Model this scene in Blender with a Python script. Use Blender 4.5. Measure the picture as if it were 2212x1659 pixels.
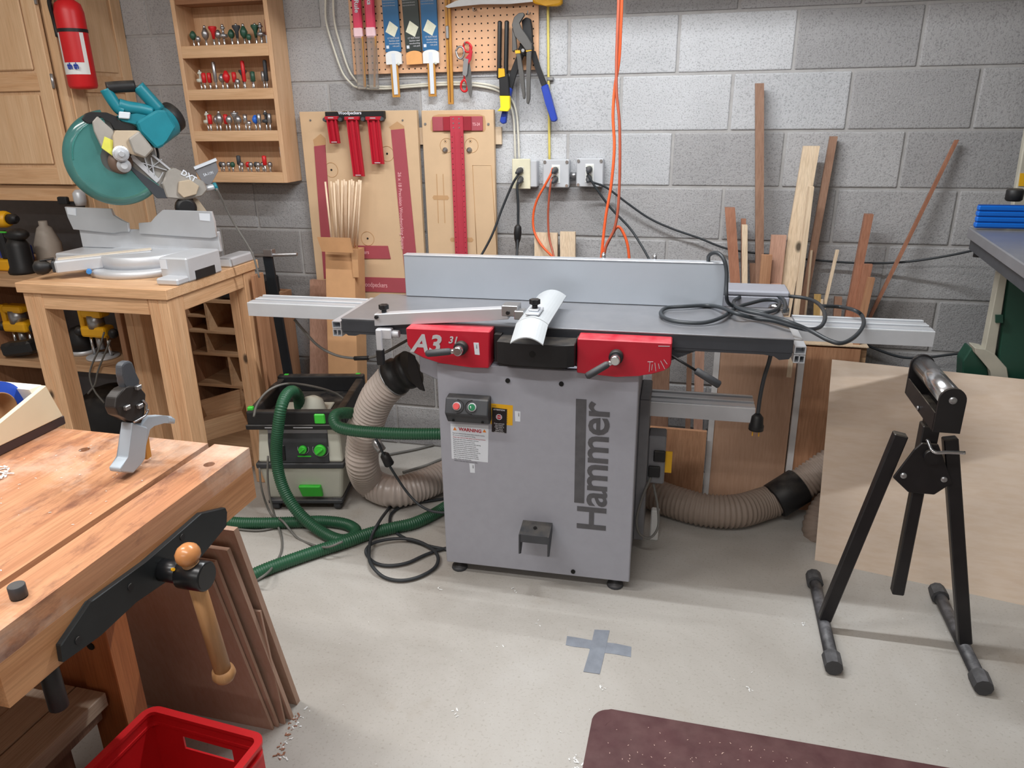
import bpy, bmesh, math, random
from mathutils import Vector, Matrix, Euler
random.seed(7)
SC = bpy.context.scene
for o in list(bpy.data.objects): bpy.data.objects.remove(o, do_unlink=True)
COL = SC.collection
PI = math.pi

# ---------------------------------------------------------------- camera, world, lights, exposure
CAM_F=1607.26; CAM_R=(-0.25107,-0.35252,-0.01420); CAM_P=(0.5397,-3.0446,1.5074)
EXPO = 0.0
cam_d = bpy.data.cameras.new('camera'); cam = bpy.data.objects.new('camera', cam_d); COL.objects.link(cam)
cam_d.sensor_width = 36; cam_d.sensor_fit = 'HORIZONTAL'; cam_d.lens = CAM_F*36/2212; cam_d.clip_start = .02
def cam_matrix():
    yaw, pitch, roll = CAM_R
    cy, sy, cp, sp = math.cos(yaw), math.sin(yaw), math.cos(pitch), math.sin(pitch)
    fw = Vector((sy*cp, cy*cp, sp)); rt = Vector((cy, -sy, 0)); up = rt.cross(fw)
    c, s = math.cos(roll), math.sin(roll)
    r2 = rt*c+up*s; u2 = up*c-rt*s
    m = Matrix((r2, u2, -fw)).transposed().to_4x4(); m.translation = Vector(CAM_P); return m
cam.matrix_world = cam_matrix()
SC.camera = cam
SC.view_settings.view_transform = 'Standard'; SC.view_settings.look = 'None'
SC.view_settings.exposure = EXPO; SC.view_settings.gamma = 1; SC.view_settings.use_curve_mapping = False
W = bpy.data.worlds.new('world'); SC.world = W; W.use_nodes = True
W.node_tree.nodes['Background'].inputs[0].default_value = (.75, .8, .9, 1)
W.node_tree.nodes['Background'].inputs[1].default_value = .15
def area(name, loc, size, sizey, power, rot=(0, 0, 0), col=(1, .98, .95)):
    d = bpy.data.lights.new(name, 'AREA'); d.shape = 'RECTANGLE'; d.size = size; d.size_y = sizey; d.energy = power; d.color = col
    o = bpy.data.objects.new(name, d); COL.objects.link(o); o.location = loc; o.rotation_euler = rot
    return o
area('light_wall_tube', (.15, -1.0, 2.355), 1.1, .02, 36, col=(.95, .98, 1))
area('light_left_tube', (-1.4, -2.0, 2.6), 1.2, .12, 30, col=(1, .97, .93))
area('light_centre_tube', (-.1, -2.9, 2.6), 2.0, .12, 36, col=(1, .98, .96))
area('light_rear_tube', (0, -5.0, 2.6), 2.4, .12, 36, col=(1, .98, .96))

# ---------------------------------------------------------------- helpers
def lin(c):
    r = []
    for v in c[:3]:
        v /= 255.0; r.append(v/12.92 if v <= .04045 else ((v+.055)/1.055)**2.4)
    return (r[0], r[1], r[2], 1)
def newmat(name):
    m = bpy.data.materials.new(name); m.use_nodes = True
    nt = m.node_tree; return m, nt, nt.nodes['Principled BSDF'], nt.nodes.new, nt.links.new
def ramp(nt, fac, stops):
    r = nt.nodes.new('ShaderNodeValToRGB'); e = r.color_ramp.elements
    e[0].position, e[0].color = stops[0][0], stops[0][1]; e[1].position, e[1].color = stops[-1][0], stops[-1][1]
    for p, c in stops[1:-1]:
        n = e.new(p); n.color = c
    nt.links.new(fac, r.inputs[0]); return r.outputs[0]
def noise(nt, vec, scale, detail=4, rough=.55, dist=0):
    n = nt.nodes.new('ShaderNodeTexNoise'); n.inputs['Scale'].default_value = scale; n.inputs['Detail'].default_value = detail
    n.inputs['Roughness'].default_value = rough; n.inputs['Distortion'].default_value = dist
    nt.links.new(vec, n.inputs['Vector']); return n.outputs['Fac']
def mix(nt, fac, a, b, mode='MIX'):
    n = nt.nodes.new('ShaderNodeMix'); n.data_type = 'RGBA'; n.blend_type = mode
    for s, v in ((0, fac), (6, a), (7, b)):
        if hasattr(v, 'links'): nt.links.new(v, n.inputs[s])
        else: n.inputs[s].default_value = v
    return n.outputs[2]
def bumpn(nt, b, h, strength, dist=.002):
    n = nt.nodes.new('ShaderNodeBump'); n.inputs['Strength'].default_value = strength; n.inputs['Distance'].default_value = dist
    nt.links.new(h, n.inputs['Height']); nt.links.new(n.outputs[0], b.inputs['Normal'])
def pm(name, rgb, rough=.5, metal=0, var=.12, scale=9, bump=0, bscale=200, spec=.5, dust=0, trans=0, dustcol=(196, 180, 158)):
    m, nt, b, N, L = newmat(name)
    tc = N('ShaderNodeTexCoord').outputs['Object']
    c = lin(rgb); lo = tuple(v*(1-var) for v in c[:3])+(1,); hi = tuple(min(1, v*(1+var)) for v in c[:3])+(1,)
    f = noise(nt, tc, scale)
    col = ramp(nt, f, [(.3, lo), (.7, hi)])
    if dust:
        g = N('ShaderNodeNewGeometry'); s = N('ShaderNodeSeparateXYZ'); L(g.outputs['Normal'], s.inputs[0])
        mp = N('ShaderNodeMapRange'); mp.inputs[1].default_value = .3; mp.inputs[2].default_value = 1; L(s.outputs[2], mp.inputs[0])
        f2 = noise(nt, tc, 22, 6); r2 = ramp(nt, f2, [(.35, (0, 0, 0, 1)), (.75, (1, 1, 1, 1))])
        mm = N('ShaderNodeMath'); mm.operation = 'MULTIPLY'; L(mp.outputs[0], mm.inputs[0]); L(r2, mm.inputs[1])
        m2 = N('ShaderNodeMath'); m2.operation = 'MULTIPLY'; L(mm.outputs[0], m2.inputs[0]); m2.inputs[1].default_value = dust
        col = mix(nt, m2.outputs[0], col, lin(dustcol))
    L(col, b.inputs['Base Color']); b.inputs['Roughness'].default_value = rough; b.inputs['Metallic'].default_value = metal
    b.inputs['Specular IOR Level'].default_value = spec
    if trans: b.inputs['Transmission Weight'].default_value = trans
    if bump: bumpn(nt, b, noise(nt, tc, bscale, 3), bump)
    return m
def wood(name, c1, c2, axis='x', rough=.5, scale=1, knots=0, spec=.35, contrast=1, stain=None, streak=.80):
    m, nt, b, N, L = newmat(name)
    tc = N('ShaderNodeTexCoord').outputs['Object']
    oi = N('ShaderNodeObjectInfo')
    off = N('ShaderNodeVectorMath'); off.operation = 'SCALE'; off.inputs[0].default_value = (7.3, 5.1, 9.7); L(oi.outputs['Random'], off.inputs['Scale'])
    ad = N('ShaderNodeVectorMath'); L(tc, ad.inputs[0]); L(off.outputs[0], ad.inputs[1])
    mp = N('ShaderNodeMapping'); L(ad.outputs[0], mp.inputs[0])
    k = {'x': 0, 'y': 1, 'z': 2}[axis]; s = [16*scale]*3; s[k] = 1.1*scale; mp.inputs['Scale'].default_value = s
    f = noise(nt, mp.outputs[0], 1.6, 6, .62, .6)
    col = ramp(nt, f, [(.5-.22/contrast, lin(c2)), (.5+.2/contrast, lin(c1))])
    mp2 = N('ShaderNodeMapping'); L(ad.outputs[0], mp2.inputs[0]); s2 = [160*scale]*3; s2[k] = 5*scale; mp2.inputs['Scale'].default_value = s2
    f2 = noise(nt, mp2.outputs[0], 2, 3)
    g = ramp(nt, f2, [(.35, (streak, streak*.97, streak*.93, 1)), (.6, (1, 1, 1, 1))])
    col = mix(nt, 1.0, col, g, 'MULTIPLY')
    if knots:
        v = N('ShaderNodeTexVoronoi'); v.inputs['Scale'].default_value = 4.2
        mp3 = N('ShaderNodeMapping'); L(ad.outputs[0], mp3.inputs[0]); s3 = [1.3, 1.3, 1.3]; s3[k] = .75; mp3.inputs['Scale'].default_value = s3
        L(mp3.outputs[0], v.inputs['Vector']); kr = ramp(nt, v.outputs['Distance'], [(.045, (1, 1, 1, 1)), (.085, (0, 0, 0, 1))])
        col = mix(nt, kr, col, lin(tuple(x*.42 for x in c2)))
    if stain:
        mp5 = N('ShaderNodeMapping'); L(tc, mp5.inputs[0]); s5_ = [2.6]*3; s5_[k] = .9; mp5.inputs['Scale'].default_value = s5_
        f3 = noise(nt, mp5.outputs[0], 5.5, 9, .75, .3); st = ramp(nt, f3, [(.50, (0, 0, 0, 1)), (.66, (.9, .9, .9, 1))]); col = mix(nt, st, col, lin(stain))
        f4 = noise(nt, tc, 3.1, 7, .7, .4); s5 = ramp(nt, f4, [(.50, (0, 0, 0, 1)), (.7, (.6, .6, .6, 1))]); col = mix(nt, s5, col, lin((226, 206, 190)))
    L(col, b.inputs['Base Color']); b.inputs['Roughness'].default_value = rough; b.inputs['Specular IOR Level'].default_value = spec
    bumpn(nt, b, f2, .12, .001)
    return m

class MB:
    """collects shapes into one mesh"""
    def __init__(s): s.bm = bmesh.new()
    def _add(s, vs, fs, smooth=False):
        v = [s.bm.verts.new(p) for p in vs]
        out = []
        for f in fs:
            try:
                g = s.bm.faces.new([v[i] for i in f]); g.smooth = smooth; out.append(g)
            except ValueError: pass
        return v, out
    def _bev(s, faces, w, seg=1):
        es = list({e for f in faces for e in f.edges})
        bmesh.ops.bevel(s.bm, geom=es, offset=w, segments=seg, affect='EDGES', profile=.5, clamp_overlap=True)
    def box(s, a, b, bev=0, seg=1, M=None):
        x0, y0, z0 = [min(a[i], b[i]) for i in range(3)]; x1, y1, z1 = [max(a[i], b[i]) for i in range(3)]
        vs = [Vector(p) for p in ((x0,y0,z0),(x1,y0,z0),(x1,y1,z0),(x0,y1,z0),(x0,y0,z1),(x1,y0,z1),(x1,y1,z1),(x0,y1,z1))]
        if M: vs = [M @ p for p in vs]
        v, f = s._add(vs, [(3,2,1,0),(4,5,6,7),(0,1,5,4),(1,2,6,5),(2,3,7,6),(3,0,4,7)])
        if bev: s._bev(f, bev, seg)
        return s
    def beam(s, p, q, w, h, up=(0, 0, 1), bev=0):
        p, q = Vector(p), Vector(q); d = (q-p); L = d.length; d.normalize(); u = Vector(up)
        sx = d.cross(u)
        if sx.length < 1e-4: sx = d.cross(Vector((1, 0, 0)))
        sx.normalize(); u = sx.cross(d)
        M = Matrix((sx, d, u)).transposed().to_4x4(); M.translation = p
        return s.box((-w/2, 0, -h/2), (w/2, L, h/2), bev, 1, M)
    def prism(s, poly, a, b, plane='xz', bev=0, seg=1):
        def P(p, t): return {'xz': (p[0], t, p[1]), 'xy': (p[0], p[1], t), 'yz': (t, p[0], p[1])}[plane]
        n = len(poly)
        ar = sum(poly[i][0]*poly[(i+1) % n][1]-poly[(i+1) % n][0]*poly[i][1] for i in range(n))
        if ar < 0: poly = poly[::-1]
        if plane == 'xz': lo, hi = max(a, b), min(a, b)
        else: lo, hi = min(a, b), max(a, b)
        vs = [P(p, lo) for p in poly]+[P(p, hi) for p in poly]
        fs = [tuple(range(n))[::-1], tuple(range(n, 2*n))]+[(i, (i+1) % n, n+(i+1) % n, n+i) for i in range(n)]
        v, f = s._add(vs, fs)
        if bev: s._bev(f, bev, seg)
        return s
    def ring(s, c, ax, r, n, ref=None):
        ax = Vector(ax).normalized(); ref = Vector(ref) if ref is not None else (Vector((0, 0, 1)) if abs(ax.z) < .9 else Vector((1, 0, 0)))
        u = ax.cross(ref).normalized(); w = ax.cross(u)
        return [Vector(c)+u*(r*math.cos(2*PI*i/n))+w*(r*math.sin(2*PI*i/n)) for i in range(n)]
    def lathe(s, prof, p, ax=(0, 0, 1), n=16, caps=True, smooth=True):
        """prof: list of (r, h) along ax from p"""
        ax = Vector(ax).normalized(); vs = []; fs = []
        for r, h in prof: vs += s.ring(Vector(p)+ax*h, ax, max(r, 1e-5), n)
        m = len(prof)
        for j in range(m-1):
            for i in range(n): fs.append((j*n+i, (j+1)*n+i, (j+1)*n+(i+1) % n, j*n+(i+1) % n))
        v, f = s._add(vs, fs, smooth)
        if caps: 
            for k in (list(range(n)), [(m-1)*n+i for i in range(n)][::-1]):
                try: s.bm.faces.new([v[i] for i in k])
                except ValueError: pass
        return s
    def cyl(s, p, q, r, r2=None, n=16, smooth=True, chamfer=0):
        p, q = Vector(p), Vector(q); L = (q-p).length; r2 = r if r2 is None else r2
        pr = [(r, 0), (r2, L)]
        if chamfer: pr = [(r-chamfer, 0), (r, chamfer), (r2, L-chamfer), (r2-chamfer, L)]
        return s.lathe(pr, p, q-p, n, True, smooth)
    def tube(s, pts, r, n=8, sub=6, spline=True, closed=False, rf=None, caps=True):
        P = smoothpath(pts, sub) if spline else [Vector(p) for p in pts]
        m = len(P); vs = []; ref = None; acc = 0
        for i, p in enumerate(P):
            t = (P[min(i+1, m-1)]-P[max(i-1, 0)]).normalized()
            if ref is None:
                ref = Vector((0, 0, 1)) if abs(t.z) < .9 else Vector((1, 0, 0))
            u = (ref-t*ref.dot(t)).normalized(); ref = u; w = t.cross(u)
            if i: acc += (P[i]-P[i-1]).length
            rr = r if rf is None else rf(acc, i)
            vs += [p+u*(rr*math.cos(2*PI*k/n))+w*(rr*math.sin(2*PI*k/n)) for k in range(n)]
        fs = []
        for j in range(m-1):
            for k in range(n): fs.append((j*n+k, j*n+(k+1) % n, (j+1)*n+(k+1) % n, (j+1)*n+k))
        v, f = s._add(vs, fs, True)
        if caps:
            for kk in (list(range(n))[::-1], [(m-1)*n+i for i in range(n)]):
                try: s.bm.faces.new([v[i] for i in kk])
                except ValueError: pass
        return s
    def hose(s, pts, r, pitch, depth=.09, n=16):
        P = smoothpath(pts, 40); L = [0]
        for i in range(1, len(P)): L.append(L[-1]+(P[i]-P[i-1]).length)
        step = pitch/4; Q = []; j = 0; d = 0; 
        while d < L[-1]:
            while L[j+1] < d: j += 1
            t = (d-L[j])/max(1e-9, L[j+1]-L[j]); Q.append(P[j].lerp(P[j+1], t)); d += step
        prof = [1, 1, 1-depth*.6, 1-depth]
        return s.tube(Q, r, n, spline=False, rf=lambda a, i: r*prof[i % 4])
    def quadstrip(s, A, B, smooth=False):
        vs = [*A, *B]; n = len(A); s._add(vs, [(i, i+1, n+i+1, n+i) for i in range(n-1)], smooth); return s
    def sphere(s, c, r, sc=(1, 1, 1), n=14, M=None):
        res = bmesh.ops.create_uvsphere(s.bm, u_segments=n, v_segments=max(6, n//2), radius=r)
        for v in res['verts']:
            p = Vector((v.co.x*sc[0], v.co.y*sc[1], v.co.z*sc[2])); v.co = (M @ p if M else p)+Vector(c)
            for f in v.link_faces: f.smooth = True
        return s
    def torus(s, c, ax, R, r, n=24, m=8, a0=0, a1=2*PI):
        ax = Vector(ax).normalized(); full = abs(a1-a0-2*PI) < 1e-6
        k = n+1; ref = Vector((0, 0, 1)) if abs(ax.z) < .9 else Vector((1, 0, 0)); u = ax.cross(ref).normalized(); w = ax.cross(u)
        pts = [Vector(c)+u*(R*math.cos(a0+(a1-a0)*i/n))+w*(R*math.sin(a0+(a1-a0)*i/n)) for i in range(k)]
        return s.tube(pts, r, m, spline=False, caps=not full)
    def mesh(s, name):
        bmesh.ops.recalc_face_normals(s.bm, faces=s.bm.faces)
        me = bpy.data.meshes.new(name); s.bm.to_mesh(me); s.bm.free(); return me
def smoothpath(pts, sub=6):
    P = [Vector(p) for p in pts]
    if len(P) < 3: return P
    Q = [P[0]*2-P[1]]+P+[P[-1]*2-P[-2]]; out = []
    for i in range(1, len(Q)-2):
        a, b, c, d = Q[i-1], Q[i], Q[i+1], Q[i+2]
        for k in range(sub):
            t = k/sub
            out.append(.5*((2*b)+(c-a)*t+(2*a-5*b+4*c-d)*t*t+(3*b-a-3*c+d)*t**3))
    out.append(P[-1]); return out
def tag(o, label=None, cat=None, group=None, kind=None):
    if label: o['label'] = label
    if cat: o['category'] = cat
    if group: o['group'] = group
    if kind: o['kind'] = kind
    return o
def thing(name, label, cat, loc=(0, 0, 0), rotz=0, group=None, local=False):
    o = bpy.data.objects.new(name, None); COL.objects.link(o); o.empty_display_size = .05
    o.location = loc; o.rotation_euler = (0, 0, rotz); tag(o, label, cat, group)
    TM[o.name] = (Matrix.Translation(loc) @ Matrix.Rotation(rotz, 4, 'Z')); LOC[o.name] = local
    return o
TM = {}; LOC = {}
def part(T, name, mb, mat, label=None, kind=None):
    """part of thing T (world coordinates unless T was made local); T may be a part too"""
    me = mb if isinstance(mb, bpy.types.Mesh) else mb.mesh(name)
    o = bpy.data.objects.new(name, me); COL.objects.link(o); o.parent = T
    root = T
    while root.parent: root = root.parent
    if not LOC[root.name]: me.transform(TM[root.name].inverted())
    if T is not root: pass
    me.materials.append(mat)
    tag(o, label, None, None, kind)
    return o
def solo(name, label, cat, mb, mat, group=None, kind=None):
    me = mb if isinstance(mb, bpy.types.Mesh) else mb.mesh(name)
    co = [v.co for v in me.vertices]
    c = Vector(((min(v.x for v in co)+max(v.x for v in co))/2, (min(v.y for v in co)+max(v.y for v in co))/2, min(v.z for v in co)))
    me.transform(Matrix.Translation(-c)); o = bpy.data.objects.new(name, me); COL.objects.link(o); o.location = c
    me.materials.append(mat); tag(o, label, cat, group, kind); TM[o.name] = Matrix.Translation(c); LOC[o.name] = False
    return o
def struct(name, mb, mat, parent=None):
    me = mb.mesh(name); o = bpy.data.objects.new(name, me); COL.objects.link(o); me.materials.append(mat)
    o['kind'] = 'structure'
    if parent: o.parent = parent
    else: TM[o.name] = Matrix.Identity(4); LOC[o.name] = False
    return o
def text(s, size, M, mat, T, ext=.0004, bold=0, shear=0, align='LEFT', space=1, name='lettering', sx=1, lh=1):
    cu = bpy.data.curves.new('t', 'FONT'); cu.body = s; cu.size = size; cu.extrude = ext; cu.offset = bold; cu.shear = shear
    cu.align_x = align; cu.space_character = space; cu.resolution_u = 3; cu.space_line = lh
    to = bpy.data.objects.new('t', cu); COL.objects.link(to)
    dg = bpy.context.evaluated_depsgraph_get(); me = bpy.data.meshes.new_from_object(to.evaluated_get(dg))
    bpy.data.objects.remove(to, do_unlink=True); bpy.data.curves.remove(cu)
    me.transform(M @ Matrix.Diagonal((sx, 1, 1, 1))); me.materials.clear(); me.name = name
    return part(T, name, me, mat)
def wallM(x, y, z, rot=0, face=-1):
    """text frame standing on a wall facing -y at (x,y,z); rot turns it in the wall plane"""
    return Matrix.Translation((x, y, z)) @ Matrix.Rotation(PI/2, 4, 'X') @ Matrix.Rotation(rot, 4, 'Z')

# ---------------------------------------------------------------- materials
m_block = None
def blockmat(name, rgb, v):
    m, nt, b, N, L = newmat(name)
    tc = N('ShaderNodeTexCoord').outputs['Object']; oi = N('ShaderNodeObjectInfo')
    off = N('ShaderNodeVectorMath'); off.operation = 'SCALE'; off.inputs[0].default_value = (31, 17, 23); L(oi.outputs['Random'], off.inputs['Scale'])
    ad = N('ShaderNodeVectorMath'); L(tc, ad.inputs[0]); L(off.outputs[0], ad.inputs[1]); vec = ad.outputs[0]
    c = lin(rgb)
    col = ramp(nt, noise(nt, vec, 5, 5), [(.3, tuple(x*(1-v) for x in c[:3])+(1,)), (.7, tuple(min(1, x*(1+v)) for x in c[:3])+(1,))])
    pit = noise(nt, vec, 190, 3, .6)
    pr = ramp(nt, pit, [(.36, (.70, .70, .70, 1)), (.47, (1, 1, 1, 1))])
    col = mix(nt, 1, col, pr, 'MULTIPLY')
    rr = N('ShaderNodeMapRange'); L(oi.outputs['Random'], rr.inputs[0]); rr.inputs[3].default_value = .9; rr.inputs[4].default_value = 1.1
    cc = N('ShaderNodeVectorMath'); cc.operation = 'SCALE'; L(col, cc.inputs[0]); L(rr.outputs[0], cc.inputs['Scale'])
    L(cc.outputs[0], b.inputs['Base Color']); b.inputs['Roughness'].default_value = .95; b.inputs['Specular IOR Level'].default_value = .15
    ad2 = N('ShaderNodeMath'); ad2.operation = 'ADD'; L(pit, ad2.inputs[0]); L(noise(nt, vec, 60, 3), ad2.inputs[1])
    bumpn(nt, b, ad2.outputs[0], .55, .0035)
    return m
m_blk = blockmat('concrete_block', (166, 165, 166), .06)
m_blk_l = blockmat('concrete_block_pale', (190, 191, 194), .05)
m_blk_d = blockmat('concrete_block_dark', (150, 147, 146), .07)
m_mortar = pm('mortar', (168, 166, 165), .95, 0, .1, 20, .4, 150, .1)
def floormat():
    m, nt, b, N, L = newmat('concrete_floor'); tc = N('ShaderNodeTexCoord').outputs['Object']
    c = ramp(nt, noise(nt, tc, 1.3, 8, .65, .4), [(.3, lin((166, 161, 154))), (.5, lin((180, 176, 170))), (.72, lin((192, 190, 186)))])
    sp = ramp(nt, noise(nt, tc, 130, 2, .5), [(.3, (.86, .84, .82, 1)), (.42, (1, 1, 1, 1)), (.70, (1, 1, 1, 1)), (.78, (1.0, .97, .9, 1))])
    c = mix(nt, 1, c, sp, 'MULTIPLY')
    stn = ramp(nt, noise(nt, tc, 3.7, 6, .6), [(.62, (0, 0, 0, 1)), (.74, (.35, .35, .35, 1))]); c = mix(nt, stn, c, lin((148, 132, 112)))
    L(c, b.inputs['Base Color']); rg = ramp(nt, noise(nt, tc, 4, 5), [(.3, (.42, .42, .42, 1)), (.7, (.66, .66, .66, 1))]); L(rg, b.inputs['Roughness'])
    b.inputs['Specular IOR Level'].default_value = .35
    bumpn(nt, b, noise(nt, tc, 90, 4), .08, .002)
    return m
m_floor = floormat()
m_paint = pm('wall_paint', (190, 188, 184), .9)
m_ceil = pm('ceiling_paint', (205, 202, 196), .9)
MAPLE = ((222, 178, 128), (196, 146, 96))
w_cab = wood('cabinet_maple', (224, 190, 154), (208, 168, 128), 'z', .45, streak=.88)
w_cabx = wood('cabinet_maple_rail', (220, 182, 144), (202, 156, 114), 'x', .45, streak=.88)
w_ply = wood('pale_plywood', (226, 208, 190), (219, 199, 181), 'x', .6, .25, 0, .25, .6, streak=.955)
w_pinex = wood('pine_x', (230, 190, 150), (212, 164, 122), 'x', .5, 1, 1)
w_pinez = wood('pine_z', (228, 186, 146), (210, 160, 118), 'z', .5, 1, 1)
w_piney = wood('pine_y', (230, 190, 150), (212, 164, 122), 'y', .5, 1, 1)
w_bench = wood('bench_top_wood', (206, 154, 116), (184, 126, 92), 'y', .38, .8, 0, .5, 1, (116, 76, 62))
w_benchf = wood('bench_front_wood', (204, 152, 108), (180, 124, 82), 'y', .4, .8, 0, .5, 1)
w_bleg = wood('bench_leg_wood', (196, 122, 72), (164, 94, 52), 'z', .5)
w_red = wood('reddish_wood', (172, 122, 98), (146, 98, 76), 'z', .5)
w_brown = wood('brown_wood', (156, 122, 102), (130, 98, 80), 'z', .5)
w_white = wood('white_pine', (226, 206, 180), (214, 188, 158), 'z', .5, 1, 1)
w_pink = wood('pinkish_board', (196, 156, 136), (178, 136, 116), 'z', .5)
w_osb = wood('particle_board', (184, 148, 124), (172, 136, 112), 'z', .6, .6, 0, .2, .7, streak=.92)
w_opl = wood('orange_plywood', (182, 138, 106), (158, 112, 82), 'z', .55, .5)
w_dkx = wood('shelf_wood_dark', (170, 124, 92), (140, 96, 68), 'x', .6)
w_shelf = wood('shelf_board', (206, 170, 134), (184, 142, 106), 'x', .6)
w_end = wood('panel_fiberboard', (190, 160, 142), (176, 144, 126), 'z', .6, .4, 0, .2, .6, streak=.94)
m_mdf = pm('fiberboard', (208, 178, 144), .7, 0, .04, 12, .05, 400, .25)
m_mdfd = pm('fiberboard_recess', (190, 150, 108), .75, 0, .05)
m_peg = pm('pegboard_face', (216, 170, 134), .6, 0, .05, 6, .03, 300, .3)
m_card = pm('cardboard', (204, 158, 116), .8, 0, .06, 14, .05, 200, .2)
m_cardd = pm('cardboard_inside', (186, 140, 98), .85)
m_alu = pm('brushed_aluminium', (206, 210, 216), .35, .5, .05, 6, .02, 400)
m_alud = pm('dusty_aluminium', (202, 205, 210), .42, .3, .06, 9, .03, 300, .5, .15, 0, (206, 200, 194))
m_fence = pm('anodised_fence', (178, 185, 194), .34, .3, .05, 3, .01, 300)
m_iron = pm('ground_cast_iron', (134, 135, 140), .3, .35, .10, 7, .02, 300, .5, .15, 0, (176, 172, 168))
m_irond = pm('cast_iron_side', (66, 69, 75), .5, .3, .1)
m_greyp = pm('grey_machine_paint', (158, 160, 170), .5, 0, .03, 30, .06, 500)
m_greyp2 = pm('grey_machine_paint_dark', (118, 118, 122), .55, 0, .06, 30, .06, 500)
m_redp = pm('red_machine_paint', (184, 24, 46), .42, 0, .06, 8, .04, 500, .5, .3, 0, (216, 150, 150))

m_black = pm('black_plastic', (30, 30, 32), .5, 0, .15, 20, .05, 300, .4, .12)
m_blackg = pm('black_gloss', (22, 23, 25), .3, 0, .15)
m_dgrey = pm('dark_grey_plastic', (62, 64, 68), .55, 0, .1, 20, .05, 400, .4, .15)
m_cord = pm('black_cord_rubber', (44, 48, 52), .55, 0, .1)
m_cordg = pm('grey_cord', (110, 108, 104), .6)
m_chrome = pm('chrome', (215, 216, 218), .18, .95, .03)
m_steel = pm('steel', (170, 170, 172), .35, .85, .08)
m_lgrey = pm('light_grey_print', (190, 190, 194), .6)
m_dprint = pm('dark_grey_print', (84, 84, 88), .55, 0, .15, 30)
m_white = pm('white_plastic', (228, 229, 228), .45, 0, .03)
m_wpaper = pm('white_paper_label', (214, 220, 228), .6, 0, .02)
m_yel = pm('yellow_label', (222, 168, 20), .55, 0, .04)
m_yelp = pm('yellow_plastic', (228, 168, 22), .45, 0, .08)
m_red = pm('red_plastic', (204, 28, 34), .42, 0, .06)
m_redprint = pm('red_print', (176, 32, 48), .6)
m_grn = pm('green_plastic', (64, 196, 60), .45, 0, .05)
m_grnb = pm('green_button', (18, 112, 72), .35)
m_coral = pm('red_button', (214, 84, 84), .4)
m_blue = pm('blue_plastic', (30, 60, 160), .45, 0, .08)
m_vacw = pm('pale_grey_plastic', (206, 208, 196), .5, 0, .04, 8, .03, 300, .4, .15)
m_orange = pm('orange_cord_rubber', (232, 98, 50), .5)
m_cream = pm('cream_cable', (206, 202, 188), .6)
m_dark = pm('dark_recess', (16, 15, 14), .9)

# ---------------------------------------------------------------- the room
BW, BH = .4064, .2032
wall = struct('wall_back', MB().box((-3.6, .0045, -.05), (3.4, .15, 2.7)), m_mortar)
blkme = {}
def blkmesh(w, seed):
    k = (round(w, 3), seed)
    if k in blkme: return blkme[k]
    mb = MB(); mb.box((-w/2+.005, 0, .005), (w/2-.005, .05, BH-.005), .0045, 2)
    blkme[k] = mb.mesh('block'); blkme[k].materials.append(m_blk); return blkme[k]
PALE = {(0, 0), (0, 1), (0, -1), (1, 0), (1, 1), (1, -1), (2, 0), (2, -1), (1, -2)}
rowtop = 9*BH
for r in range(-2, 9):
    for i in range(-8, 7):
        off = 0 if r % 2 == 0 else .5
        xl = (i+off)*BW
        o = bpy.data.objects.new('block', blkmesh(BW, 0)); COL.objects.link(o); o.parent = wall
        o.location = (xl+BW/2, random.uniform(-.0012, .0012), rowtop-(r+1)*BH)
        s = o.material_slots[0]; s.link = 'OBJECT'
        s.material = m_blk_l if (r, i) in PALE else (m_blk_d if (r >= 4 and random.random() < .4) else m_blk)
struct('floor', MB().box((-4, -6.6, -.12), (3.4, .15, 0)), m_floor)
struct('wall_left', MB().box((-3.75, -6.6, 0), (-3.6, .15, 2.7)), m_paint)
struct('wall_right', MB().box((3.3, -6.6, 0), (3.45, .15, 2.7)), m_paint)
struct('wall_front', MB().box((-3.75, -6.75, 0), (3.45, -6.6, 2.7)), m_paint)
struct('ceiling', MB().box((-3.75, -6.75, 2.66), (3.45, .15, 2.8)), m_ceil)

# unseen light housing added above the frame; its skirts shade the upper wall
CL = thing('added_light_housing', 'added unseen shop light housing whose side skirts keep lamp light off the upper wall', 'light', (.15, -1.0, 2.3))
part(CL, 'housing', MB().box((-.50, -1.11, 2.372), (.8, -.89, 2.40), .002), m_white)
for y in (-1.11, -.90): part(CL, 'skirt', MB().box((-.50, y, 2.30), (.8, y+.01, 2.372)), m_white)
for x in (-.3, .6): part(CL, 'chain', MB().cyl((x, -1.0, 2.40), (x, -1.0, 2.66), .003, n=6), m_steel)

# ---------------------------------------------------------------- jointer planer
T = thing('jointer_planer', 'grey jointer planer with red front covers and long aluminium fence, on the floor mid-room', 'machine', (-.564, -.94, 0), .0334, local=True)
J = T
# cabinet
mb = MB(); mb.box((.326, -.035, .042), (.953, .0, .770), .003); mb.box((.330, 0, .05), (.949, .42, .770), .004)
cab = part(T, 'cabinet', mb, m_greyp)
for u, z in ((.554, .725), (.721, .725), (.767, .061)): part(cab, 'bolt_hole', MB().cyl((u, -.0352, z), (u, -.0385, z), .0075, n=14), m_dark)
for u, v in ((.362, .0), (.905, .0), (.362, .37), (.905, .37)):
    part(T, 'foot', MB().lathe([(.026, 0), (.028, .004), (.026, .012), (.010, .016), (.008, .044)], (u, v, 0), n=16), m_dgrey)
part(T, 'dust_hood', MB().prism([(.235, .70), (.33, .66), (.33, .845), (.235, .845)], .06, .34, 'xz', .004), m_greyp, 'grey dust hood behind the left cover')
part(T, 'frame_casting', MB().box((.27, .02, .775), (1.03, .30, .86), .006), m_irond)
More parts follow.
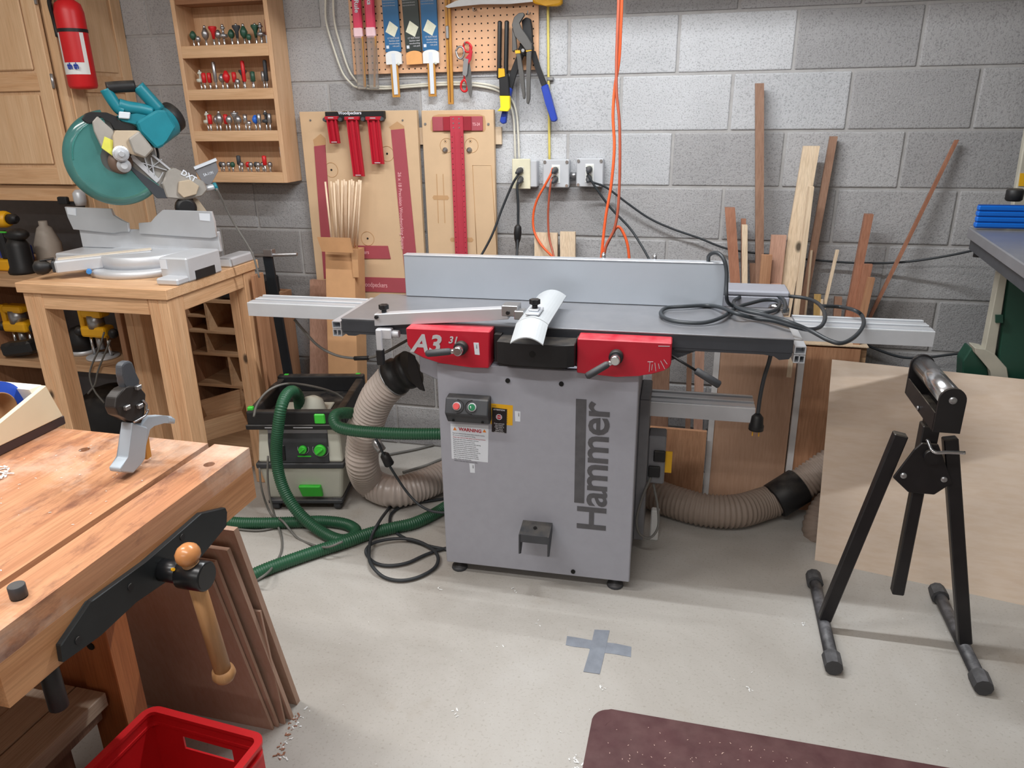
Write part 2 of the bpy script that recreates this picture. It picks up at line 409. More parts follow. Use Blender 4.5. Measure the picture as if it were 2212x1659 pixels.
# motor side at the right
mb = MB(); mb.box((.949, .20, .06), (.985, .40, .60), .004); part(T, 'side_cover', mb, m_greyp2)
mb = MB(); mb.box((.985, .22, .28), (1.045, .30, .46), .005); part(T, 'electrical_box', mb, m_greyp2)
mb = MB(); mb.box((1.005, .208, .37), (1.045, .222, .41), .003); mb.box((.99, .208, .31), (1.03, .222, .35), .003); part(T, 'socket', mb, m_black)
part(T, 'warning_tag', MB().box((1.045, .235, .32), (1.068, .24, .40)), m_yel)
part(T, 'power_lead', MB().tube([(1.0, .21, .31), (.975, .19, .24), (.96, .17, .16), (.975, .16, .11), (1.01, .16, .10), (1.035, .17, .14), (1.03, .20, .2), (1.01, .22, .28)], .0045), m_cordg)
# tables
def table(u0, u1, name):
    mb = MB(); mb.box((u0, 0, .885), (u1, .345, .89), .001)
    o = part(T, name, mb, m_iron)
    mb = MB(); mb.box((u0+.001, .001, .845), (u1-.001, .018, .8848), .002)
    mb.box((u0+.001, .018, .872), (u1-.001, .343, .8848)); mb.box((u0+.01, .30, .845), (u1-.01, .33, .873), .002)
    for k in range(4):
        uu = u0+.05+(u1-u0-.1)*k/3; mb.box((uu-.006, .015, .848), (uu+.006, .31, .869))
    return o, mb
tl, mb = table(0, .634, 'left_table')
mb.prism([(.002, .846), (.13, .846), (.13, .838), (.06, .838), (.045, .832), (.02, .832), (.012, .838), (.002, .84)], .003, .012)
part(tl, 'table_rib', mb, m_irond)
tr, mb = table(.668, 1.38, 'right_table')
mb.prism([(1.05, .846), (1.378, .846), (1.378, .84), (1.372, .828), (1.345, .824), (1.33, .834), (1.30, .838), (1.05, .838)], .003, .012)
mb.prism([(1.04, .80), (1.12, .838), (1.30, .838), (1.04, .846)], .016, .03)
part(tr, 'table_rib', mb, m_irond)
part(T, 'cutter_block', MB().cyl((.651, .01, .862), (.651, .32, .862), .016, n=18), m_steel)
# fence
mb = MB(); mb.box((.107, .317, .8915), (1.198, .352, 1.035), .002); fe = part(T, 'fence', mb, m_fence)
mb = MB(); mb.box((.107, .3155, 1.0355), (1.198, .3535, 1.0395), .001); part(fe, 'fence_edge', mb, m_alu, 'bright top edge')
for u in (.80, .97):
    mb = MB(); mb.box((u-.018, .354, 1.028), (u+.018, .385, 1.034), .001); mb.cyl((u, .37, 1.034), (u, .37, 1.05), .007, n=10); mb.cyl((u, .37, 1.048), (u, .37, 1.054), .004, n=8)
    part(fe, 'fence_clip', mb, m_steel)
mb = MB(); mb.box((1.20, .44, .905), (1.42, .56, .925), .006); mb.box((1.20, .44, .865), (1.42, .455, .905), .003); part(T, 'fence_bracket', mb, m_greyp)
mb = MB(); mb.sphere((1.385, .43, .875), .022, (1.5, .8, .7)); mb.cyl((1.36, .43, .86), (1.42, .43, .86), .014, n=10); part(T, 'fence_lock', mb, m_chrome)
# red covers
rl = MB().prism([(0.243,0.887),(0.508,0.888),(0.502,0.771),(0.45,0.771),(0.399,0.775),(0.347,0.78),(0.295,0.792),(0.263,0.808),(0.245,0.833)], -.065, 0, 'xz', .003)
rl = part(T, 'red_cover', rl, m_redp, 'left red cover with model lettering')
rr = MB().prism([(0.771,0.88),(1.042,0.88),(1.043,0.817),(1.039,0.806),(1.025,0.797),(0.993,0.783),(0.953,0.775),(0.886,0.768),(0.771,0.773)], -.065, 0, 'xz', .003)
rr = part(T, 'red_cover', rr, m_redp, 'right red cover with height scale')
def MM(px, rot=0): return Matrix.Translation(px) @ Matrix.Rotation(PI/2, 4, 'X') @ Matrix.Rotation(rot, 4, 'Z')
a = [(0.257,-0.0665,0.814),(0.377,-0.0665,0.846)]
text('A3', .078, MM(a[0]), m_lgrey, rl, .0004, .0022, .28, sx=1.02)
text('31', .030, MM(a[1]), m_lgrey, rl, .0004, .0006, .28)
# scale marks on right cover
mb = MB()
s0 = [(1.004,0.869),(1.036,0.87)]
mb.prism([(s0[0][0], s0[0][1]-.001), (s0[1][0], s0[1][1]-.001), (s0[1][0], s0[1][1]+.001), (s0[0][0], s0[0][1]+.001)], -.0662, -.0655)
part(rr, 'scale_mark', mb, m_lgrey)
for a, b in (([(0.983,0.82),(0.982,0.79)]), ([(0.99,0.813),(0.989,0.795)]), ([(0.997,0.818),(1.001,0.793)]), ([(1.007,0.816),(1.011,0.801)]), ([(1.013,0.825),(1.026,0.801)]), ([(1.022,0.829),(1.032,0.816)]), ([(0.976,0.82),(0.992,0.821)])):
    part(rr, 'scale_mark', MB().beam((a[0], -.0658, a[1]), (b[0], -.0658, b[1]), .0015, .001, (0, 1, 0)), m_lgrey)
def handle(par, c, e, r=.0105):
    mb = MB(); mb.cyl((c[0], -.066, c[2]), (c[0], -.09, c[2]), .021, n=20, chamfer=.003); part(par, 'boss', mb, m_black)
    mb = MB(); mb.cyl((c[0], -.09, c[2]), (c[0], -.118, c[2]), .0145, n=16, chamfer=.003)
    C_, E_ = Vector((c[0], -.105, c[2])), Vector(e); d = (E_-C_).normalized()
    mb.cyl(C_, C_+d*.028, .008, n=12); b = part(par, 'handle_hub', mb, m_chrome, 'chrome hub')
    part(par, 'handle', MB().lathe([(.008, .022), (r, .028), (r*1.05, (E_-C_).length*.7), (r, (E_-C_).length-.006), (r*.6, (E_-C_).length)], C_, d, 14), m_dgrey, 'dark grey grip')
handle(rl, (.420, 0, .836), (.322, -.12, .826))
handle(rr, (.886, 0, .834), (.806, -.13, .786))
# black centre cover
mb = MB(); mb.prism([(.535, -.02), (.535, -.092), (.56, -.1), (.60, -.106), (.651, -.108), (.70, -.106), (.745, -.1), (.767, -.092), (.767, -.02)], .80, .868, 'xy', .002)
mb.prism([(.540, .79), (.728, .79), (.765, .803), (.765, .802), (.540, .802)], -.09, -.03)
cc = part(T, 'centre_cover', mb, m_black)
part(cc, 'cover_hole', MB().cyl((.645, -.1075, .838), (.645, -.110, .838), .009, n=16), m_dark)
part(T, 'cover_gap', MB().box((.515, -.04, .785), (.536, -.01, .872)), m_black)
part(T, 'cover_gap', MB().box((.766, -.04, .785), (.778, -.01, .872)), m_black)
# switch
pr = [(-.035, .590), (-.062, .583), (-.072, .610), (-.088, .622), (-.070, .668), (-.035, .672)]
sw = part(T, 'switch_box', MB().prism(pr, .362, .500, 'yz', .003), m_dgrey)
nd = Vector((0, -.93, .36)).normalized()
mb = MB(); mb.torus((.401, -.0795, .6455), nd, .0215, .0012, 20, 6, PI/2+.0, 3*PI/2); mb.torus((.449, -.0795, .6455), nd, .0215, .0012, 20, 6, -PI/2, PI/2); part(sw, 'button_surround', mb, m_black)
for u, m, l in ((.401, m_coral, 'red stop button'), (.450, m_grnb, 'green start button')):
    c = Vector((u, -.079, .6455)); bz = part(sw, 'button_ring', MB().cyl(c, c+nd*.006, .0135, n=20, chamfer=.001), m_lgrey)
    part(bz, 'button', MB().cyl(c+nd*.006, c+nd*(.013 if m is m_coral else .0075), .0108, n=20, chamfer=.0015), m, l)
c = Vector((.4465, -.0868, .652)); part(sw, 'start_mark', MB().cyl(c, c+nd*.0005+Vector((.001, 0, -.008)), .0014, n=6), m_white)
for u in (.383, .478): part(sw, 'screw_hole', MB().cyl((u, -.0665, .593), (u, -.069, .590), .004, n=8), m_dark)
# stickers
def plate(par, name, quad, m, v0=-.0356, v1=-.0350, lab=None): return part(par, name, MB().prism(quad, v0, v1), m, lab)
F = -.0361
wl = plate(T, 'warning_label', [(0.363,0.566),(0.489,0.569),(0.484,0.438),(0.362,0.441)], m_wpaper, lab='white warning label')
a = [(0.39,-0.0361,0.544),(0.373,-0.0361,0.549),(0.471,-0.0361,0.549)]
text('WARNING', .0155, MM(a[0], -.035), m_redprint, wl, .0002, .0005, sx=1.0)
tri = pm('orange_print', (226, 130, 40), .6)
for k in (1, 2):
    x, _, z = a[k]; x += .004; part(wl, 'hazard_triangle', MB().prism([(x-.006, z-.005), (x+.006, z-.005), (x, z+.006)], F-.0001, F+.0004), tri)
lines = ['Read and understand the manual before using the machine.', 'Do not use machine if guards are missing.', 'Always wear approved safety glasses and hearing protection', 'Keep hands clear of the cutterhead at all times.', 'Always use a push block on short stock.', 'Never plane pieces shorter than the table opening.', 'Check the stock for nails and loose knots.', 'Disconnect power before changing the knives.', 'Never leave the machine running unattended.', 'Keep the floor around the machine clean and dry.', 'Do not stand behind the stock being planed.', 'Make sure that the knives are sharp and tight.', 'Do not wear loose clothing, gloves or jewelry.', 'Keep children and visitors away.', 'Failure to obey may result in serious injury.']
for k, s in enumerate(lines):
    text(s, .0052, MM((a[1][0]-.004+.0006*k*.2, F, a[1][2]-.0165-.0070*k), -.03), m_redprint if k == 2 else m_dprint, wl, .0001, 0, sx=.86)
yl = plate(T, 'yellow_label', [(0.496,0.645),(0.569,0.643),(0.567,0.575),(0.496,0.574)], m_yel, -.0354, lab='yellow safety label')
a = [(0.531,-0.0357,0.637)]
for k in range(8): text(('DANGER' if k == 0 else 'Keep all guards in place when operating'), .004, MM((a[0][0]-.028, -.0358, a[0][2]-.0005-.0075*k), -.03), m_dprint, yl, .0001, 0, sx=.75)
bl = plate(T, 'black_label', [(0.502,0.632),(0.55,0.629),(0.547,0.547),(0.499,0.548)], m_blackg, -.0360, lab='black attention label with white lettering')
a = [(0.525,-0.0366,0.623),(0.524,-0.0366,0.607),(0.524,-0.0366,0.582)]
text('ATTENTION:', .0068, MM(a[0], -.03), m_lgrey, bl, .0002, .0002, align='CENTER', sx=.95)
mb = MB()
g = []
for k in range(48):
    rr_ = .0105 if k % 4 < 2 else .0085; an = 2*PI*k/48; g.append((a[1][0]+rr_*math.cos(an), a[1][2]-.006+rr_*math.sin(an)))
mb.prism(g, -.0366, -.0361); part(bl, 'gear_mark', mb, m_wpaper)
mb = MB().cyl((a[1][0], -.0365, a[1][2]-.006), (a[1][0], -.0369, a[1][2]-.006), .0074, n=20); part(bl, 'stop_mark', mb, m_redprint)
text('STOP', .0055, MM((a[1][0], -.0371, a[1][2]-.0078)), m_wpaper, bl, .0001, .0001, align='CENTER')
for k, s in enumerate(['Press and hold', 'start button', 'until motor is', 'fully up to', 'speed, then', 'release button']):
    text(s, .0062, MM((a[2][0], -.0366, a[2][2]-.0058-.0058*k), -.03), m_lgrey, bl, .0001, .0001, align='CENTER', sx=.9)
for k, q in enumerate(([(0.575,0.625),(0.593,0.624),(0.592,0.59),(0.576,0.59)], [(0.421,0.429),(0.439,0.429),(0.439,0.396),(0.423,0.396)])):
    st = plate(T, 'small_label', q, m_wpaper, lab='small white tag')
    text('31/04/08', .0042, MM((q[1][0]-.007, -.0361, q[1][1]-.004), -PI/2), m_dprint, st, .0001, 0, sx=.8)
q = [(0.457,0.851),(0.473,0.851),(0.475,0.813),(0.46,0.814)]
st = part(rl, 'small_label', MB().prism(q, -.0662, -.0651), m_wpaper, 'small white tag'); text('31/04/08', .0045, MM((q[1][0]-.008, -.0668, q[1][1]-.005), -PI/2), m_dprint, st, .0001, 0, sx=.8)
# vertical lettering
a = [(0.868,-0.0361,0.223),(0.867,-0.0361,0.683)]
text('Hammer', .1315, MM((.868, -.0361, .2215), PI/2), m_dprint, cab, 0.0003, .0022, space=.94, sx=1.0)
mb = MB(); mb.box((.7665, -.0364, .322), (.7985, -.0350, .679)); part(cab, 'stripe_mark', mb, m_dprint, 'dark grey bar above the lettering')
# lifting bracket near floor
mb = MB(); mb.prism([(-.035, .238), (-.105, .226), (-.108, .20), (-.104, .20), (-.101, .221), (-.035, .232)], .602, .692, 'yz')
for u in (.598, .692): mb.prism([(-.035, .238), (-.108, .226), (-.112, .158), (-.09, .146), (-.035, .205)], u, u+.004, 'yz')
br = part(T, 'step_bracket', mb, m_dgrey)
part(br, 'bolt_hole', MB().cyl((.645, -.07, .2335), (.645, -.0705, .2355), .006, n=12), m_dark)
# mounting rails at both ends
for (u0, u1, zb) in ((-.034, -.003, .827), (1.384, 1.415, .817)):
    mb = MB(); t = .003
    for z0, z1 in ((zb+.026, zb+.050), (zb, zb+.024)):
        mb.box((u0, .005, z1-t), (u1, .33, z1)); mb.box((u0, .005, z0), (u1, .33, z0+t))
        mb.box((u0, .005, z0+t), (u0+t, .33, z1-t)); mb.box((u1-t, .005, z0+t), (u1, .33, z1-t))
    mb.box((u0+.014, .005, zb), (u0+.017, .33, zb+.024)); mb.box((u0+.004, .05, zb+.002), (u1-.004, .06, zb+.048))
    part(T, 'mounting_rail', mb, m_alu)
m_bright = pm('bright_aluminium_edge', (238, 242, 246), .3, .2, .02)
m_gd = pm('pale_grey_guard', (178, 182, 185), .45, 0, .03)
# table extensions (T-slot extrusions)
def extr(T, name, u0, u1, v0, v1, z0, z1, m=m_alud):
    mb = MB(); w = v1-v0
    prof = [(v0, z0), (v1, z0), (v1, z1-.004), (v1-.004, z1), (v0+w*.84, z1), (v0+w*.84, z1-.012), (v0+w*.72, z1-.012), (v0+w*.72, z1), (v0+w*.44, z1), (v0+w*.44, z1-.012), (v0+w*.32, z1-.012), (v0+w*.32, z1), (v0+w*.1, z1), (v0+w*.1, z1-.003), (v0, z1-.003)]
    mb.prism(prof, u0, u1, 'yz')
    o = part(T, name, mb, m)
    mb = MB()
    for f in (.0, .445, .845): mb.box((u0, v0+w*f+.001, z1-.0028 if f == 0 else z1), (u1, v0+w*f+.007, z1-.0005 if f == 0 else z1+.0012))
    part(o, 'slot_edge', mb, m_bright, 'bright slot edge')
    return o
extr(T, 'table_extension', -.475, -.004, .235, .365, .815, .865)
extr(T, 'table_extension', 1.420, 1.812, .225, .365, .820, .868)
E2 = thing('extension_rail', 'spare aluminium extension rail stored sideways under the right table of the machine', 'rail', (-.564+.9*math.cos(.0334), -.94+.9*math.sin(.0334), .45), .0334, local=True)
extr(E2, 'extrusion', .053, .425, .245, .375, .074, .125)
part(E2, 'end_slot', MB().box((.062, .2435, .09), (.074, .2455, .112)), m_dark)
# bridge guard and arm
ar = part(T, 'guard_arm', MB().prism([(0.123,0.913),(0.547,0.95),(0.557,0.916),(0.5,0.909),(0.122,0.874)], -.02, .012, 'xz', .002), m_alu)
for p in [(0.133,-0.024,0.905),(0.555,-0.024,0.937)]: part(ar, 'arm_bolt', MB().cyl((p[0], -.0205, p[2]), (p[0], -.028, p[2]), .006, n=12), m_black)
mb = MB(); mb.box((.535, -.022, .925), (.585, .03, .958), .002); mb.box((.575, -.03, .918), (.605, .01, .945), .002); part(ar, 'guard_clip', mb, m_steel)
mb = MB(); n = 12; A = []; B = []; A2 = []; B2 = []
def arc(k, base): t = -1+2*k/n; return .651+.046*t, base+.019*(1-t*t)
for v0, v1, b0, b1, nm, mt in ((-.135, .215, .938, .938, 'guard', m_gd), (-.222, -.139, .905, .938, 'guard_tip', m_gd)):
    mb = MB(); up = [arc(k, 0) for k in range(n+1)]
    poly0 = [(x, z) for x, z in up]+[(x, z-.003) for x, z in up[::-1]]
    m_ = len(poly0); vs = [(x+(.01 if nm == 'guard_tip' else 0)*-1*0, v0, z+b0) for x, z in poly0]+[(x, v1, z+b1) for x, z in poly0]
    mb._add(vs, [tuple(range(m_)), tuple(range(m_, 2*m_))[::-1]]+[(i, m_+i, m_+(i+1) % m_, (i+1) % m_) for i in range(m_)])
    gg = part(T, nm, mb, mt, 'pale grey curved cutter guard' if nm == 'guard' else 'drooping front end of the guard')
    if nm == 'guard': G_ = gg
mb = MB(); mb.box((.628, -.12, .957), (.668, -.04, .964), .002); mb.box((.634, -.1, .964), (.662, -.06, .970), .002); part(G_, 'knob_plate', mb, m_alu)
def knob(par, c, r=.016):
    mb = MB(); c = Vector(c); pl = []
    for k in range(36):
        an = 2*PI*k/36; q = r*(1 if k % 6 < 3 else .8); pl.append((c.x+q*math.cos(an), c.y+q*math.sin(an)))
    mb.prism(pl, c.z+.012, c.z+.026, 'xy', .002); mb.cyl(c, c+Vector((0, 0, .014)), r*.5, n=14)
    part(par, 'knob', mb, m_black, 'black star knob')
knob(G_, (.648, -.08, .970)); knob(ar, (.150, .0, .914))
# support leg of the arm
mb = MB(); mb.box((.128, -.03, .835), (.178, .0, .868), .003); mb.cyl((.178, -.012, .85), (.2, -.012, .85), .012, n=12); mb.box((.132, -.04, .795), (.150, -.028, .868), .002)
ac = part(T, 'arm_clamp', mb, m_lgrey)
part(ac, 'clamp_grip', MB().box((.129, -.042, .752), (.151, -.022, .803), .002), m_black)
# long lever at the right
mb = MB(); p, q, r = [(1.042,0,0.822),(1.115,0,0.78),(1.187,0,0.738)]
mb.cyl(p, q, .004, n=8); lv = part(T, 'lever', mb, m_black); part(lv, 'grip', MB().cyl(q, r, .011, .012, 14, chamfer=.003), m_dgrey)
# black port with flange
mb = MB(); ax = (Vector((.235, .2, .775))-Vector((.13, .2, .80))).normalized()
mb.lathe([(.058, 0), (.068, .004), (.068, .03), (.062, .035), (.062, .06), (.066, .06), (.068, .09)], [(0.077,0.2,0.617)][0], (1, 0, .55), 28); po = part(T, 'dust_port', mb, m_black)
part(po, 'flange', MB().prism([(0.172,0.742),(0.193,0.73),(0.222,0.605),(0.204,0.611),(0.181,0.633),(0.165,0.675)], .13, .138), m_black)

# ---------------------------------------------------------------- wall cabinet with doors (left)
def tt(s_, *a, **k): return text(s_, *a, **k)
H = thing('wall_cabinet', 'tall maple wall cabinet with raised panel doors, top left corner of the photo', 'cabinet', (-2.5, -.19, .871))
part(H, 'carcass', MB().box((-3.2, -.375, 1.175), (-1.975, -.001, 2.3), .001), w_cab)
mb = MB(); part(H, 'bottom_rail', MB().box((-3.2, -.385, 1.172), (-1.995, -.365, 1.236), .001), w_cabx)
part(H, 'face_stile', MB().box((-1.995, -.385, .871), (-1.957, -.365, 2.3), .001), w_cab)
part(H, 'back_panel', MB().box((-3.2, -.03, .871), (-1.975, -.002, 1.174)), m_greyp2, 'dark back panel behind the counter tools')
# right side: frame and raised panels
sd = part(H, 'side_panel', MB().box((-1.974, -.364, .871), (-1.961, -.002, 2.3)), w_cab)
for z0, z1 in ((.871, .94), (1.60, 1.665), (2.2, 2.3)): part(sd, 'rail', MB().box((-1.961, -.30, z0), (-1.953, -.062, z1), .001), w_cabx)
for y0, y1 in ((-.365, -.30), (-.062, -.002)): part(sd, 'stile', MB().box((-1.961, y0, .871), (-1.953, y1, 2.3), .001), w_cab)
for z0, z1 in ((.975, 1.585), (1.68, 2.185)): part(sd, 'raised_panel', MB().box((-1.961, -.285, z0), (-1.955, -.077, z1), .004), w_cab)
def door(x0, x1):
    d = part(H, 'door', MB().box((x0, -.398, 1.242), (x1, -.387, 2.29), .002), w_cab)
    for a, b in ((x0, x0+.062), (x1-.062, x1)): part(d, 'stile', MB().box((a, -.409, 1.242), (b, -.398, 2.29), .002), w_cab)
    for a, b in ((1.242, 1.31), (1.605, 1.67), (2.22, 2.29)): part(d, 'rail', MB().box((x0+.062, -.408, a), (x1-.062, -.398, b), .002), w_cabx)
    for a, b in ((1.322, 1.593), (1.682, 2.208)): part(d, 'raised_panel', MB().box((x0+.074, -.4075, a), (x1-.074, -.398, b), .006), w_cab)
    return d
d1 = door(-2.46, -2.003); d2 = door(-2.94, -2.475)
for z in (1.64, 1.94): part(d1, 'hinge', MB().cyl((-2.000, -.402, z-.027), (-2.000, -.402, z+.027), .0065, n=10), m_steel, 'steel barrel hinge')
# fire extinguisher on the side of the cabinet
FE = thing('fire_extinguisher', 'red fire extinguisher with white label hanging on the side of the wall cabinet', 'extinguisher', (-1.897, -.36, 1.615))
a = (-1.897, -.36)
part(FE, 'cylinder', MB().lathe([(.02, 1.608), (.048, 1.612), (.053, 1.622), (.053, 1.885), (.046, 1.915), (.026, 1.93), (.02, 1.935)], (a[0], a[1], 0), n=28), m_red)
for z0, z1, m, nm, A0_, A1_ in ((1.662, 1.812, m_white, 'label', -2.3, .3), (1.705, 1.812, m_red, 'label_field', -1.50, .0)):
    mb = MB(); r_ = .0535 if nm == 'label' else .0538; A = []; B = []
    for k in range(17):
        an = A0_+(A1_-A0_)*k/16-.45; A.append((a[0]+r_*math.cos(an), a[1]+r_*math.sin(an), z0)); B.append((a[0]+r_*math.cos(an), a[1]+r_*math.sin(an), z1))
    mb.quadstrip(A, B, True); part(FE, nm, mb, m)
part(FE, 'strap', MB().lathe([(.0545, 1.814), (.0545, 1.826)], (a[0], a[1], 0), n=28, caps=False), m_black)
mb = MB(); mb.cyl((a[0], a[1], 1.93), (a[0], a[1], 1.965), .017, n=12); mb.beam((a[0], a[1]+.02, 1.96), (a[0], a[1]-.09, 1.985), .018, .008); part(FE, 'valve', mb, m_black)
part(FE, 'hose', MB().tube([(a[0], a[1]-.02, 1.945), (a[0]-.045, a[1]-.035, 1.93), (a[0]-.058, a[1]-.02, 1.86), (a[0]-.056, a[1]-.02, 1.80)], .008), m_black)
for k in range(3):
    x = a[0]+.0555*math.cos(-1.2); y = a[1]+.0555*math.sin(-1.2)
M_ = Matrix.Translation((a[0]+.008, a[1]-.0545, 1.682)) @ Matrix.Rotation(.12, 4, 'Z') @ Matrix.Rotation(PI/2, 4, 'X')
text('th th', .03, M_ @ Matrix.Translation((-.012, 0, .002)), m_blue, FE, .0003, .0014, sx=.8)
# ---------------------------------------------------------------- router bit cabinet
w_bc = wood('birch_cabinet', (222, 184, 148), (208, 166, 128), 'z', .45, streak=.88); w_bcx = wood('birch_shelf', (222, 184, 146), (206, 164, 124), 'x', .45, streak=.88)
BC = thing('router_bit_cabinet', 'open maple wall cabinet with shelves of small router bits, left of the fiberboard panels', 'cabinet', (-1.39, -.06, 1.231))
x0, x1 = -1.615, -1.178
part(BC, 'back_board', MB().box((x0+.012, -.012, 1.235), (x1-.012, -.001, 2.06)), w_bc)
for a_, b_ in ((x0, x0+.019), (x1-.019, x1)): part(BC, 'side_board', MB().box((a_, -.125, 1.231), (b_, -.001, 2.06), .0015), w_bc)
SH = [(1.770, 1.726), (1.604, 1.564), (1.440, 1.400), (1.272, 1.231)]
part(BC, 'top_board', MB().box((x0+.019, -.124, 2.04), (x1-.019, -.001, 2.06)), w_bcx)
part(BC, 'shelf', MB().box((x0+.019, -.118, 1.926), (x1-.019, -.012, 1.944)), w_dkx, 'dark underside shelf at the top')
shp = []
for zt, zb in SH:
    o = part(BC, 'shelf', MB().box((x0+.019, -.105, zt-.012), (x1-.019, -.012, zt-.002)), w_bcx)
    part(o, 'shelf_front', MB().box((x0+.019, -.125, zb), (x1-.019, -.106, zt+.002), .001), w_bcx)
# router bits
bitmats = {'r': m_red, 's': m_steel, 'g': pm('dark_green_bit', (44, 84, 66), .4), 'k': m_dgrey, 'b': pm('bright_blue_bit', (40, 110, 220), .4), 'w': m_vacw, 'c': m_chrome}
bitpro = {}
def bitmesh(shape):
    if shape in bitpro: return bitpro[shape]
    P_ = {'cyl': [(.002, .022), (.007, .024), (.007, .050), (.003, .052)], 'cone': [(.003, .020), (.010, .030), (.012, .040), (.004, .056)],
          'flare': [(.004, .022), (.006, .04), (.013, .052), (.012, .057)], 'wheel': [(.004, .024), (.013, .026), (.013, .034), (.004, .036), (.004, .048), (.008, .05), (.005, .056)],
          'long': [(.003, .022), (.006, .026), (.006, .080), (.003, .083)], 'ball': [(.003, .022), (.009, .028), (.011, .036), (.007, .044), (.003, .048)], 'small': [(.002, .014), (.007, .018), (.008, .026), (.004, .032)]}[shape]
    me = MB().lathe(P_, (0, 0, 0), n=12).mesh('cutter'); bitpro[shape] = me; return me
sk = MB().lathe([(.003, 0), (.0034, .002), (.0034, .03)], (0, 0, 0), n=10).mesh('shank'); sk.materials.append(m_chrome)
bearing = MB().lathe([(.0045, .052), (.0045, .060), (.002, .062)], (0, 0, 0), n=10).mesh('bearing'); bearing.materials.append(m_chrome)
SN = {'r': 'red', 's': 'silver', 'g': 'dark green', 'k': 'black', 'b': 'blue', 'w': 'white', 'c': 'chrome'}
TN = {'cyl': 'straight', 'cone': 'cone shaped', 'flare': 'flared', 'wheel': 'stepped', 'long': 'long straight', 'ball': 'rounded', 'small': 'small'}
rows = [('top', 1.770, [(-1.566, 'ball', 'g'), (-1.536, 'small', 's'), (-1.507, 'cone', 's'), (-1.462, 'flare', 'r'), (-1.447, 'ball', 's'), (-1.415, 'wheel', 's'), (-1.386, 'ball', 'g'), (-1.352, 'flare', 'k'), (-1.328, 'cone', 'g'), (-1.300, 'small', 'g'), (-1.274, 'flare', 'g'), (-1.243, 'wheel', 's')]),
        ('second', 1.604, [(-1.560, 'wheel', 'w'), (-1.535, 'cyl', 'r'), (-1.517, 'cyl', 'r'), (-1.481, 'long', 's'), (-1.457, 'ball', 's'), (-1.428, 'cone', 'r'), (-1.399, 'cyl', 'r'), (-1.378, 'small', 's'), (-1.356, 'flare', 'k'), (-1.345, 'long', 'r'), (-1.315, 'cyl', 's'), (-1.304, 'cyl', 'g'), (-1.262, 'cyl', 's'), (-1.242, 'long', 'k')]),
        ('third', 1.440, [(-1.556, 'wheel', 'w'), (-1.535, 'cyl', 'r'), (-1.512, 'ball', 's'), (-1.488, 'cone', 's'), (-1.466, 'cyl', 'r'), (-1.442, 'ball', 's'), (-1.421, 'flare', 's'), (-1.398, 'ball', 's'), (-1.372, 'cyl', 'c'), (-1.349, 'small', 'c'), (-1.324, 'ball', 'b'), (-1.299, 'cyl', 's'), (-1.274, 'wheel', 'k'), (-1.25, 'cyl', 's')]),
        ('bottom', 1.272, [(-1.520, 'small', 'k'), (-1.500, 'small', 's'), (-1.482, 'small', 's'), (-1.455, 'small', 'g'), (-1.430, 'cyl', 'k'), (-1.410, 'small', 's'), (-1.388, 'small', 'r'), (-1.366, 'small', 's'), (-1.348, 'small', 'k'), (-1.331, 'small', 's'), (-1.315, 'small', 's'), (-1.298, 'cyl', 'r'), (-1.281, 'small', 's')])]
for rn, zt, L_ in rows:
    cnt = {}
    for k, (x, s_, c_) in enumerate(L_):
        cnt[(s_, c_)] = cnt.get((s_, c_), 0)+1; n_same = sum(1 for q_ in L_ if q_[1:] == (s_, c_))
        od = '' if n_same == 1 else ('first ', 'second ', 'third ', 'fourth ', 'fifth ', 'sixth ', 'seventh ', 'eighth ')[cnt[(s_, c_)]-1]
        e = thing('router_bit', '%s%s %s router bit %son the %s shelf' % (od, SN[c_], TN[s_], 'from the left ' if od else '', rn), 'router bit', (x, -.075-(.012 if k % 2 else 0), zt-.002), 0, 'router bits on the %s shelf' % rn, local=True)
        e.scale = (1.3, 1.3, 1.35)
        o = bpy.data.objects.new('shank', sk); COL.objects.link(o); o.parent = e
        me = bitmesh(s_)
        o = bpy.data.objects.new('cutter', me); COL.objects.link(o); o.parent = e
        if not me.materials: me.materials.append(bitmats[c_])
        o.material_slots[0].link = 'OBJECT'; o.material_slots[0].material = bitmats[c_]
        if s_ in ('cone', 'flare', 'wheel') and c_ != 'r':
            o = bpy.data.objects.new('bearing', bearing); COL.objects.link(o); o.parent = e
bt = thing('bit_tube', 'dark red plastic tube with white label at the right end of top shelf', 'tube', (-1.214, -.07, 1.769), local=True)
part(bt, 'body', MB().box((-.012, -.012, 0), (.012, .012, .095), .003), pm('dark_red_plastic', (130, 34, 46), .35)); part(bt, 'cap', MB().cyl((0, 0, .096), (0, 0, .12), .008, n=12), m_black); part(bt, 'label', MB().box((-.0125, -.0126, .006), (.0125, -.012, .036)), m_wpaper)
solo('folded_leaflet', 'white folded leaflet propped in the bottom right corner of the bit cabinet', 'leaflet', MB().beam((-1.225, -.05, 1.274), (-1.243, -.03, 1.37), .003, .035, (0, 1, 0)), m_wpaper)
